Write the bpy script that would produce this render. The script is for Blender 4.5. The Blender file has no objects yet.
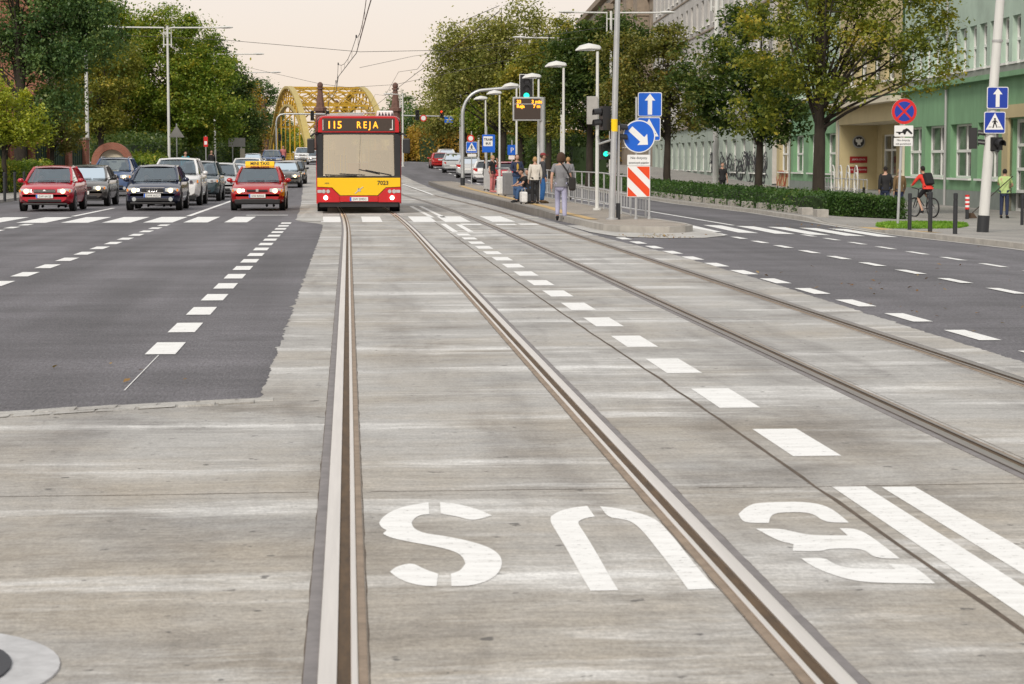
import bpy, math, random
import numpy as np
from mathutils import Vector, Matrix, noise as mnoise
random.seed(7); rng = np.random.default_rng(7)
R = math.radians
scn = bpy.context.scene
col = scn.collection
# ------------------------------------------------------------------ camera
EYE = 1.6; FPX = 2133.0; HX, HY = 348.0, 160.0        # eye height, focal length in pixels, vanishing point of the track
pitch = math.atan((342 - HY) / FPX)
yaw = math.atan((512 - HX) / FPX * math.cos(pitch))
cam_d = bpy.data.cameras.new('camera'); cam = bpy.data.objects.new('camera', cam_d); col.objects.link(cam)
cam.location = (0, 0, EYE); cam.rotation_euler = (R(90) - pitch, 0, -yaw)
cam_d.sensor_width = 36; cam_d.lens = FPX * 36 / 1024; cam_d.clip_start = .1; cam_d.clip_end = 6000
cam_d.dof.use_dof = True; cam_d.dof.focus_distance = 45; cam_d.dof.aperture_fstop = 11
scn.camera = cam
# ------------------------------------------------------------------ sky, sun, exposure
SUN_EL, SUN_AZ = R(38), R(205)                         # soft evening sun behind thin cloud, behind the camera to the left
wd = bpy.data.worlds.new('World'); scn.world = wd; wd.use_nodes = True
wn = wd.node_tree; wn.nodes.clear()
def wnode(t): return wn.nodes.new(t)
sky = wnode('ShaderNodeTexSky'); sky.sky_type = 'NISHITA'; sky.sun_disc = False
sky.sun_elevation = SUN_EL; sky.sun_rotation = SUN_AZ; sky.air_density = 1.0; sky.dust_density = 4.0
tc = wnode('ShaderNodeTexCoord'); sx = wnode('ShaderNodeSeparateXYZ'); rp = wnode('ShaderNodeValToRGB')
wn.links.new(tc.outputs['Generated'], sx.inputs[0]); wn.links.new(sx.outputs['Z'], rp.inputs[0])
el = rp.color_ramp.elements
el[0].position = 0; el[0].color = (.97, .79, .625, 1)
el[1].position = 1; el[1].color = (.76, .78, .80, 1)
e = el.new(.04); e.color = (.97, .835, .715, 1)
e = el.new(.085); e.color = (.965, .875, .80, 1)
e = el.new(.35); e.color = (.86, .83, .80, 1)
bg1 = wnode('ShaderNodeBackground'); bg1.inputs[1].default_value = .012
bg2 = wnode('ShaderNodeBackground'); bg2.inputs[1].default_value = .93
ad = wnode('ShaderNodeAddShader'); wo = wnode('ShaderNodeOutputWorld')
wn.links.new(sky.outputs[0], bg1.inputs[0]); wn.links.new(rp.outputs[0], bg2.inputs[0])
wn.links.new(bg1.outputs[0], ad.inputs[0]); wn.links.new(bg2.outputs[0], ad.inputs[1]); wn.links.new(ad.outputs[0], wo.inputs[0])
sl = bpy.data.lights.new('sun', 'SUN'); sl.energy = 2.3; sl.angle = R(12); sl.color = (1, .93, .82)
so = bpy.data.objects.new('sun', sl); col.objects.link(so)
sd = Vector((math.sin(SUN_AZ) * math.cos(SUN_EL), math.cos(SUN_AZ) * math.cos(SUN_EL), math.sin(SUN_EL)))
so.rotation_euler = sd.to_track_quat('Z', 'Y').to_euler()
vs = scn.view_settings; vs.view_transform = 'Standard'; vs.look = 'None'; vs.gamma = 1; vs.exposure = 0.0
vs.use_curve_mapping = False
# ------------------------------------------------------------------ pixel <-> world helpers
fwd = Vector((math.sin(yaw) * math.cos(pitch), math.cos(yaw) * math.cos(pitch), -math.sin(pitch)))
rgt = Vector((math.cos(yaw), -math.sin(yaw), 0)); upv = rgt.cross(fwd)
def ray(px, py): return fwd + rgt * ((px - 512) / FPX) + upv * ((342 - py) / FPX)
def g(px, py, z=0.0):
    d = ray(px, py); t = (z - EYE) / d.z
    return Vector((d.x * t, d.y * t, z))
def gs(px, py, zf):
    z = 0.0
    for _ in range(12): p = g(px, py, z); z = .5 * z + .5 * zf(p.x, p.y)
    p.z = zf(p.x, p.y); return p
def xat(px, Y): return (px - HX) / FPX * Y * 1.0 + 0.0
def zat(py, Y): return EYE + (HY - py) / FPX * Y
def lerp_tab(tab, v):
    if v <= tab[0][0]: return tab[0][1]
    for (a, b), (c, d) in zip(tab, tab[1:]):
        if v <= c: return b + (d - b) * (v - a) / (c - a)
    return tab[-1][1]
def sm(t): t = min(max(t, 0), 1); return t * t * (3 - 2 * t)
# ------------------------------------------------------------------ terrain profile
KR = [(-30, 13.6), (41.5, 13.15), (49, 12.75), (57, 13.0), (70, 13.4), (85, 13.1), (98, 13.4), (130, 13.6), (170, 13.0), (230, 12.0), (300, 12.0)]
KL = [(-30, -12.4), (70, -12.6), (79, -12.9), (100, -13.3), (140, -11.3), (200, -10.2), (262, -6.2), (300, -7)]
def kr(Y): return lerp_tab(KR, Y)
def kl(Y): return lerp_tab(KL, Y)
def rise(Y): return 1.4 * sm((Y - 95) / 165)
def zroad(X, Y):
    k = kr(Y)
    if X < 8: d = 0
    else: d = -.15 * min((X - 8) / max(k - 8, .5), 1)
    return d + rise(Y)
def zpav(X, Y):                                        # pavement on the right falls gently to the house fronts
    k = kr(Y); t = min(max((X - k) / 7, 0), 1); e = -.03 - .09 * sm((Y - 49) / 3) * (1 - sm((Y - 58) / 3)); return e + (-.40 - e) * t + rise(Y)
def zleft(X, Y): return .12 + rise(Y)
ISL_Z = .15
# ------------------------------------------------------------------ materials
M = {}
def newmat(n):
    m = bpy.data.materials.new(n); m.use_nodes = True; M[n] = m
    return m, m.node_tree.nodes['Principled BSDF'], m.node_tree
def mat(n, c, rough=.6, metal=0.0, noise=0.0, nscale=6.0, bump=0.0, emit=0.0, spec=None, stretch=None):
    m, b, t = newmat(n)
    b.inputs['Base Color'].default_value = (*c, 1); b.inputs['Roughness'].default_value = rough; b.inputs['Metallic'].default_value = metal
    if spec is not None: b.inputs['Specular IOR Level'].default_value = spec
    if emit: b.inputs['Emission Color'].default_value = (*c, 1); b.inputs['Emission Strength'].default_value = emit
    if noise or bump:
        tcn = t.nodes.new('ShaderNodeTexCoord'); nz = t.nodes.new('ShaderNodeTexNoise'); nz.inputs['Scale'].default_value = nscale
        nz.inputs['Detail'].default_value = 6; nz.inputs['Roughness'].default_value = .65
        mp = t.nodes.new('ShaderNodeMapping'); t.links.new(tcn.outputs['Object'], mp.inputs[0]); t.links.new(mp.outputs[0], nz.inputs[0])
        if stretch: mp.inputs['Scale'].default_value = stretch
        if noise:
            cr = t.nodes.new('ShaderNodeValToRGB'); a, z = cr.color_ramp.elements
            a.position = .25; z.position = .75
            a.color = (*[v * (1 - noise) for v in c], 1); z.color = (*[min(v * (1 + noise), 1) for v in c], 1)
            t.links.new(nz.outputs[0], cr.inputs[0]); t.links.new(cr.outputs[0], b.inputs['Base Color'])
        if bump:
            bp = t.nodes.new('ShaderNodeBump'); bp.inputs['Strength'].default_value = bump; bp.inputs['Distance'].default_value = .02
            t.links.new(nz.outputs[0], bp.inputs['Height']); t.links.new(bp.outputs[0], b.inputs['Normal'])
    return m
class NT:                                              # tiny node helper for the big ground materials
    def __init__(s, t): s.t = t
    def n(s, k, **kw):
        x = s.t.nodes.new(k)
        for a, v in kw.items(): setattr(x, a, v)
        return x
    def l(s, a, b): s.t.links.new(a, b)
    def noise(s, vec, sc, scale=1.0, detail=5, rough=.6):
        mp = s.n('ShaderNodeMapping'); mp.inputs['Scale'].default_value = sc; s.l(vec, mp.inputs[0])
        z = s.n('ShaderNodeTexNoise'); z.inputs['Scale'].default_value = scale; z.inputs['Detail'].default_value = detail; z.inputs['Roughness'].default_value = rough
        s.l(mp.outputs[0], z.inputs[0]); return z.outputs[0]
    def ramp(s, fac, stops):
        r = s.n('ShaderNodeValToRGB'); e = r.color_ramp.elements
        while len(e) < len(stops): e.new(.5)
        for k, (p, c) in enumerate(stops): e[k].position = p; e[k].color = (*c, 1) if len(c) == 3 else c
        s.l(fac, r.inputs[0]); return r.outputs[0]
    def mix(s, fac, a, b, mode='MIX'):
        x = s.n('ShaderNodeMix', data_type='RGBA', blend_type=mode)
        for sock, v in ((x.inputs[0], fac), (x.inputs[6], a), (x.inputs[7], b)):
            if hasattr(v, 'is_linked'): s.l(v, sock)
            elif isinstance(v, (int, float)): sock.default_value = v
            else: sock.default_value = (*v, 1)
        return x.outputs[2]
    def bump(s, h, b, strength, dist):
        p = s.n('ShaderNodeBump'); p.inputs['Strength'].default_value = strength; p.inputs['Distance'].default_value = dist
        s.l(h, p.inputs['Height']); s.l(p.outputs[0], b.inputs['Normal'])
def concrete_mat(n, base, dark, light, tint):
    m, b, t = newmat(n); N = NT(t); o0 = N.n('ShaderNodeTexCoord').outputs['Object']
    wv = N.n('ShaderNodeTexNoise'); wv.inputs['Scale'].default_value = .45; wv.inputs['Detail'].default_value = 3; N.l(o0, wv.inputs[0])
    vm = N.n('ShaderNodeVectorMath', operation='MULTIPLY_ADD'); N.l(wv.outputs['Color'], vm.inputs[0]); vm.inputs[1].default_value = (.5, .35, 0); N.l(o0, vm.inputs[2]); o = vm.outputs[0]
    K = lambda v: (v, v, v)
    patch = N.noise(o, (.55, .60, 1), 1.0, 8, .68)         # large grey / tan weathering
    tan = N.noise(o, (.30, .34, 1), 1.3, 7, .66)
    band = N.noise(o, (.20, .95, 1), 1.0, 8, .70)         # pale laitance bands across the track
    st = N.noise(o, (1.1, 10.0, 1), 1.0, 9, .80)            # broom finish
    fine = N.noise(o, (14, 30, 1), 1.0, 5, .8)
    grit = N.noise(o, (60, 26, 1), 1, 4, .8)
    sp = N.noise(o, (7, 7, 1), 1.3, 3, .5)
    wear = N.noise(o, (1.7, .13, 1), 1.0, 6, .62)
    c = N.ramp(patch, [(.30, tuple(v * 1.05 for v in dark)), (.48, base), (.70, tuple(v * 1.12 for v in base))])
    sxy = N.n('ShaderNodeSeparateXYZ'); N.l(o0, sxy.inputs[0])
    mr = N.n('ShaderNodeMapRange'); N.l(sxy.outputs['Y'], mr.inputs[0]); mr.inputs[1].default_value = 7; mr.inputs[2].default_value = 15; mr.inputs[3].default_value = .10; mr.inputs[4].default_value = -.04
    ta = N.n('ShaderNodeMath', operation='ADD'); N.l(tan, ta.inputs[0]); N.l(mr.outputs[0], ta.inputs[1])
    c = N.mix(N.ramp(ta.outputs[0], [(.42, K(0)), (.66, K(1))]), c, N.mix(1.0, c, tint, 'MULTIPLY'))
    c = N.mix(N.ramp(band, [(.53, K(0)), (.66, K(.9))]), c, light)
    c = N.mix(N.ramp(band, [(.30, K(.5)), (.42, K(0))]), c, N.mix(1.0, c, (.72, .69, .66), 'MULTIPLY'))
    c = N.mix(N.ramp(wear, [(.48, K(0)), (.66, K(.75))]), c, N.mix(1.0, c, (.68, .67, .67), 'MULTIPLY'))
    c = N.mix(.75, c, N.mix(1.0, c, N.ramp(st, [(.33, K(.72)), (.5, K(1.0)), (.68, K(1.28))]), 'MULTIPLY'))
    c = N.mix(.6, c, N.mix(1.0, c, N.ramp(fine, [(.32, K(.66)), (.68, K(1.28))]), 'MULTIPLY'))
    c = N.mix(.6, c, N.mix(1.0, c, N.ramp(grit, [(.3, K(.6)), (.7, K(1.35))]), 'MULTIPLY'))
    c = N.mix(N.ramp(sp, [(.68, K(0)), (.72, K(.75))]), c, tuple(v * .35 for v in dark))
    N.l(c, b.inputs['Base Color']); b.inputs['Roughness'].default_value = .72; b.inputs['Specular IOR Level'].default_value = .35
    N.bump(st, b, .3, .008); return m
concrete_mat('concrete', (.39, .38, .365), (.218, .208, .198), (.72, .715, .70), (.94, .87, .77))
concrete_mat('pale_concrete', (.46, .45, .43), (.36, .345, .32), (.56, .55, .53), (.95, .93, .9))
def asphalt_mat(n, c0, c1):
    m, b, t = newmat(n); N = NT(t); o = N.n('ShaderNodeTexCoord').outputs['Object']; K = lambda v: (v, v, v)
    a = N.noise(o, (52, 9, 1), 1, 4, .8); gr = N.noise(o, (80, 14, 1), 1, 2, .6); w = N.noise(o, (.30, .55, 1), 1, 7, .65); p = N.noise(o, (.95, .045, 1), 1, 4, .55); st = N.noise(o, (.6, 5, 1), 1, 6, .7)
    bl = N.noise(o, (.5, .35, 1), 1, 3, .5)
    c = N.ramp(a, [(.34, tuple(v * .85 for v in c0)), (.66, tuple(v * 1.1 for v in c1))])
    c = N.mix(1.0, c, N.ramp(w, [(.34, K(.78)), (.66, K(1.30))]), 'MULTIPLY')
    c = N.mix(1.0, c, N.ramp(p, [(.36, K(.78)), (.64, K(1.25))]), 'MULTIPLY')
    c = N.mix(.6, c, N.mix(1.0, c, N.ramp(st, [(.35, K(.8)), (.65, K(1.2))]), 'MULTIPLY'))
    c = N.mix(N.ramp(bl, [(.66, K(0)), (.70, K(.5))]), c, tuple(v * .7 for v in c0))
    c = N.mix(N.ramp(gr, [(.62, K(0)), (.70, K(.75))]), c, (.24, .23, .22))
    N.l(c, b.inputs['Base Color']); b.inputs['Roughness'].default_value = .72; N.bump(a, b, .6, .012); return m
asphalt_mat('asphalt', (.064, .061, .068), (.138, .131, .144))
def paving_mat(n, a, bb, sc, mort):
    m, b, t = newmat(n); N = NT(t); o = N.n('ShaderNodeTexCoord').outputs['Object']
    br = N.n('ShaderNodeTexBrick'); br.inputs['Scale'].default_value = sc; br.inputs['Color1'].default_value = (*a, 1); br.inputs['Color2'].default_value = (*bb, 1)
    br.inputs['Mortar'].default_value = (*mort, 1); br.inputs['Mortar Size'].default_value = .02; N.l(o, br.inputs[0])
    w = N.noise(o, (.4, .4, 1), 1, 6, .6)
    c = N.mix(.6, br.outputs[0], N.mix(1.0, br.outputs[0], N.ramp(w, [(.3, (.6, .6, .6)), (.7, (1.25, 1.22, 1.18))]), 'MULTIPLY'))
    N.l(c, b.inputs['Base Color']); b.inputs['Roughness'].default_value = .8; return m
paving_mat('paving', (.30, .285, .27), (.36, .345, .325), 2.5, (.18, .17, .16))
paving_mat('island_paving', (.31, .27, .23), (.37, .33, .285), 2.5, (.2, .18, .16))
def wallbrick(n, a, bb, mort, sc):
    m, b, t = newmat(n); N = NT(t); o = N.n('ShaderNodeTexCoord').outputs['Object']
    mp = N.n('ShaderNodeMapping'); mp.inputs['Rotation'].default_value = (R(90), 0, 0); N.l(o, mp.inputs[0])
    br = N.n('ShaderNodeTexBrick'); br.inputs['Scale'].default_value = sc; br.inputs['Color1'].default_value = (*a, 1); br.inputs['Color2'].default_value = (*bb, 1)
    br.inputs['Mortar'].default_value = (*mort, 1); br.inputs['Mortar Size'].default_value = .015; N.l(mp.outputs[0], br.inputs[0])
    N.l(br.outputs[0], b.inputs['Base Color']); b.inputs['Roughness'].default_value = .85; return m
wallbrick('red_brick', (.24, .075, .045), (.30, .10, .06), (.3, .25, .2), 4)
def paint_mat():
    m, b, t = newmat('road_paint'); N = NT(t); o = N.n('ShaderNodeTexCoord').outputs['Object']; out = t.nodes['Material Output']
    w = N.noise(o, (1.5, 6, 1), 2.2, 8, .75); f = N.noise(o, (16, 30, 1), 1.6, 6, .75)
    c = N.ramp(w, [(.27, (.52, .50, .47)), (.40, (.74, .735, .72)), (.6, (.84, .84, .83))])
    N.l(c, b.inputs['Base Color']); b.inputs['Roughness'].default_value = .6
    ma = N.n('ShaderNodeMath', operation='ADD'); N.l(f, ma.inputs[0]); ml = N.n('ShaderNodeMath', operation='MULTIPLY'); N.l(w, ml.inputs[0]); ml.inputs[1].default_value = -.35; N.l(ml.outputs[0], ma.inputs[1])
    al = N.ramp(ma.outputs[0], [(.415, (0, 0, 0)), (.50, (.75, .75, .75))])
    tr = N.n('ShaderNodeBsdfTransparent'); mx = N.n('ShaderNodeMixShader'); N.l(al, mx.inputs[0]); N.l(b.outputs[0], mx.inputs[1]); N.l(tr.outputs[0], mx.inputs[2]); N.l(mx.outputs[0], out.inputs[0]); return m
paint_mat()
mat('grass_soil', (.10, .10, .05), .95, noise=.5, nscale=1.5)
mat('collar', (.46, .46, .47), .8, noise=.18, nscale=14)
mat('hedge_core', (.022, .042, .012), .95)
mat('soil', (.09, .06, .04), .95, noise=.4, nscale=4)
mat('kerb', (.36, .34, .31), .8, noise=.25, nscale=3)
mat('dark_kerb', (.20, .185, .17), .8, noise=.3, nscale=3)
mat('tactile', (.50, .34, .15), .8, noise=.2, nscale=5)
mat('joint', (.10, .075, .055), .9, noise=.4, nscale=9)
mat('rubber_seal', (.20, .185, .185), .8, noise=.25, nscale=8)
mat('tan_seal', (.26, .20, .15), .85, noise=.3, nscale=8)
mat('rail_steel', (.88, .84, .79), .38, 1.0, noise=.08, nscale=3, stretch=(8, .3, 1))
mat('rail_worn', (.30, .27, .24), .38, 1.0, noise=.25, nscale=3, stretch=(8, .3, 1))
mat('rail_rust', (.085, .05, .022), .75, noise=.5, nscale=7, stretch=(3, .6, 1))
mat('galvanised', (.50, .51, .52), .42, .6, noise=.12, nscale=3)
mat('pole_white', (.62, .62, .60), .45, .0, noise=.12, nscale=2, stretch=(3, 3, .4))
mat('grey_metal', (.42, .42, .42), .5, .3)
mat('sign_back', (.40, .39, .37), .5, .3, noise=.1)
mat('dark_metal', (.022, .024, .028), .45)
mat('black', (.012, .012, .014), .5)
mat('black_plastic', (.018, .018, .02), .4)
mat('tyre', (.018, .018, .018), .85)
mat('alloy', (.40, .40, .41), .35, .7)
mat('sign_blue', (.005, .115, .60), .35, noise=.05)
mat('sign_blue_deep', (.01, .045, .36), .35, noise=.05)
mat('sign_white', (.78, .78, .78), .4)
mat('sign_red', (.62, .02, .02), .35)
mat('orange_red', (.75, .065, .01), .35)
mat('chrome', (.8, .8, .8), .15, 1.0)
mat('plate', (.74, .74, .72), .4)
mat('head_on', (1.0, .78, .42), .3, emit=2.6)
mat('bus_lamp', (1.0, .93, .80), .3, emit=5.0)
mat('lens', (.45, .47, .48), .12)
mat('amber', (.80, .25, .02), .25)
mat('tail_red', (.45, .02, .015), .25)
mat('led_orange', (1.0, .36, .02), .4, emit=1.6)
mat('green_lamp', (.02, .9, .5), .4, emit=2.0)
mat('red_lamp', (1.0, .06, .02), .4, emit=1.6)
mat('dead_lamp', (.03, .03, .035), .3)
mat('display', (.055, .038, .03), .3)
mat('bus_red', (.50, .012, .018), .22)
mat('bus_yellow', (.82, .50, .006), .25)
mat('bus_interior', (.10, .095, .09), .7)
mat('handrail_yellow', (.75, .50, .02), .4)
mat('interior', (.09, .10, .11), .8)
mat('seat_cloth', (.13, .14, .155), .9)
mat('taxi_yellow', (.90, .60, .005), .35)
mat('school_green', (.185, .345, .195), .85, noise=.2, nscale=.8, stretch=(1.5, 1.5, .5))
mat('school_pale', (.40, .51, .43), .85, noise=.2, nscale=.6)
mat('school_beige', (.50, .42, .24), .85, noise=.10, nscale=.8)
mat('cream', (.62, .57, .45), .85, noise=.08)
mat('plinth', (.22, .25, .23), .85, noise=.15, nscale=2)
mat('ledge', (.26, .27, .25), .8, noise=.2, nscale=2)
mat('grey_plaster', (.50, .485, .47), .9, noise=.22, nscale=.6)
mat('mint_plaster', (.36, .42, .37), .9, noise=.18, nscale=.8)
mat('stone', (.29, .235, .185), .9, noise=.28, nscale=.9)
mat('sandstone', (.155, .085, .068), .9, noise=.3, nscale=2)
mat('roof_tile', (.55, .13, .06), .8, noise=.2, nscale=4)
mat('graffiti_black', (.05, .05, .06), .7); mat('graffiti_red', (.52, .12, .06), .7)
mat('window_white', (.80, .80, .78), .4)
mat('plaque', (.30, .018, .022), .4)
mat('bridge_yellow', (.52, .31, .02), .5, noise=.15, nscale=1)
mat('bridge_pale', (.46, .35, .10), .5, noise=.15, nscale=1)
mat('bark', (.036, .028, .021), .95, noise=.45, nscale=6, bump=.8, stretch=(1, 1, .25))
mat('fence_green', (.022, .05, .030), .6, noise=.2)
mat('wire', (.055, .052, .05), .5)
mat('skin', (.48, .28, .20), .55)
for n, c in dict(black_hair=(.012, .009, .008), brown_hair=(.055, .028, .015), blond_hair=(.42, .26, .11), grey_knit=(.20, .20, .215), lilac=(.36, .36, .50),
                 navy=(.02, .03, .07), denim=(.045, .10, .22), bright_denim=(.03, .13, .36), cream_knit=(.60, .56, .50), black_cloth=(.015, .015, .017), brown_cloth=(.16, .10, .045),
                 red_cloth=(.70, .045, .03), lime_cloth=(.42, .55, .22), teal_cloth=(.01, .30, .40), pink_cloth=(.52, .17, .17), charcoal=(.05, .052, .06), mustard=(.50, .32, .05),
                 leather=(.02, .018, .017), grey_case=(.20, .20, .21), white_cloth=(.7, .7, .7), cap_red=(.22, .03, .035)).items(): mat(n, c, .85, noise=.15, nscale=9)
for n, c in dict(car_red=(.44, .008, .022), car_navy=(.018, .026, .060), car_graphite=(.085, .08, .075), car_blue=(.045, .085, .19), car_white=(.72, .72, .72), car_silver=(.42, .43, .44),
                 car_black=(.015, .017, .02), car_petrol=(.03, .05, .06), car_crimson=(.40, .01, .012)).items():
    m = mat(n, c, .22); b = m.node_tree.nodes['Principled BSDF']; b.inputs['Coat Weight'].default_value = .6; b.inputs['Coat Roughness'].default_value = .04
def glass_mat(n, tint, refl, rough=.02, gtint=(.93, .97, 1)):
    m, b, t = newmat(n); t.nodes.remove(b); out = t.nodes['Material Output']
    tr = t.nodes.new('ShaderNodeBsdfTransparent'); tr.inputs[0].default_value = (*tint, 1)
    gl = t.nodes.new('ShaderNodeBsdfGlossy'); gl.inputs['Roughness'].default_value = rough; gl.inputs[0].default_value = (*gtint, 1)
    lw = t.nodes.new('ShaderNodeLayerWeight'); lw.inputs[0].default_value = refl
    mx = t.nodes.new('ShaderNodeMixShader'); t.links.new(lw.outputs['Fresnel'], mx.inputs[0]); t.links.new(tr.outputs[0], mx.inputs[1]); t.links.new(gl.outputs[0], mx.inputs[2]); t.links.new(mx.outputs[0], out.inputs[0])
glass_mat('car_glass', (.78, .86, .92), .66, .02, (.82, .93, 1)); glass_mat('bus_glass', (.92, .83, .66), .83, .02, (1, .91, .74)); glass_mat('side_glass', (.3, .33, .34), .5)
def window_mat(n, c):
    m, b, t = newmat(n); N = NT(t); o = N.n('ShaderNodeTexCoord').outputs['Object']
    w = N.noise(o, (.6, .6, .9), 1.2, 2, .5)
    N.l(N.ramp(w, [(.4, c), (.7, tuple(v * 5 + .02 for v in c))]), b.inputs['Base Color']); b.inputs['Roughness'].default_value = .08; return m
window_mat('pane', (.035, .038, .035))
LEAF = 1.8
def leaf_mat(n, stops, trans=.34):
    stops = [(p, tuple(v * LEAF for v in c)) for p, c in stops]
    m, b, t = newmat(n); N = NT(t); out = t.nodes['Material Output']; t.nodes.remove(b)
    gm = N.n('ShaderNodeNewGeometry'); o = N.n('ShaderNodeTexCoord').outputs['Object']
    big = N.noise(o, (1, 1, 1), .55, 3, .6)
    ma = N.n('ShaderNodeMath', operation='MULTIPLY_ADD'); N.l(gm.outputs['Random Per Island'], ma.inputs[0]); ma.inputs[1].default_value = .55
    mb_ = N.n('ShaderNodeMath', operation='MULTIPLY_ADD'); N.l(big, mb_.inputs[0]); mb_.inputs[1].default_value = 1.5; mb_.inputs[2].default_value = -.53
    N.l(mb_.outputs[0], ma.inputs[2])
    c = N.ramp(ma.outputs[0], stops)
    d = N.n('ShaderNodeBsdfDiffuse'); tl = N.n('ShaderNodeBsdfTranslucent'); gl = N.n('ShaderNodeBsdfGlossy'); gl.inputs['Roughness'].default_value = .45
    N.l(c, d.inputs[0]); N.l(N.mix(1.0, c, (1.25, 1.35, .6), 'MULTIPLY'), tl.inputs[0]); gl.inputs[0].default_value = (.5, .5, .45, 1)
    m1 = N.n('ShaderNodeMixShader'); m1.inputs[0].default_value = trans; N.l(d.outputs[0], m1.inputs[1]); N.l(tl.outputs[0], m1.inputs[2])
    m2 = N.n('ShaderNodeMixShader'); m2.inputs[0].default_value = .05; N.l(m1.outputs[0], m2.inputs[1]); N.l(gl.outputs[0], m2.inputs[2])
    N.l(m2.outputs[0], out.inputs[0])
leaf_mat('leaf_linden', [(0, (.030, .055, .010)), (.3, (.072, .120, .016)), (.65, (.145, .180, .026)), (1, (.30, .24, .03))])
leaf_mat('leaf_dark', [(0, (.012, .024, .008)), (.4, (.028, .050, .012)), (.75, (.060, .085, .020)), (1, (.12, .115, .026))])
leaf_mat('leaf_olive', [(0, (.045, .058, .012)), (.35, (.095, .108, .020)), (.7, (.165, .155, .026)), (1, (.30, .22, .03))])
leaf_mat('leaf_yellowgreen', [(0, (.08, .10, .012)), (.4, (.15, .18, .02)), (.8, (.28, .27, .025)), (1, (.42, .32, .03))])
leaf_mat('leaf_willow', [(0, (.06, .070, .022)), (.35, (.125, .135, .035)), (.75, (.21, .20, .06)), (1, (.28, .21, .08))])
leaf_mat('leaf_bluegreen', [(0, (.015, .034, .014)), (.35, (.042, .080, .030)), (.75, (.095, .140, .048)), (1, (.15, .17, .05))])
leaf_mat('leaf_maple', [(0, (.035, .050, .012)), (.35, (.075, .095, .016)), (.7, (.15, .155, .022)), (1, (.30, .21, .03))])
leaf_mat('leaf_brown', [(0, (.038, .045, .015)), (.35, (.078, .085, .022)), (.7, (.125, .120, .028)), (1, (.20, .13, .03))])
leaf_mat('leaf_orange', [(0, (.10, .06, .015)), (.4, (.20, .12, .02)), (.8, (.26, .18, .03)), (1, (.34, .16, .03))])
leaf_mat('leaf_hedge', [(0, (.012, .026, .008)), (.4, (.024, .056, .013)), (.8, (.046, .085, .019)), (1, (.09, .11, .03))])
leaf_mat('leaf_grass', [(0, (.06, .13, .015)), (.5, (.10, .20, .02)), (1, (.18, .26, .04))])
leaf_mat('leaf_fallen', [(0, (.09, .045, .02)), (.5, (.15, .09, .035)), (1, (.25, .19, .08))], .1)
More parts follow.
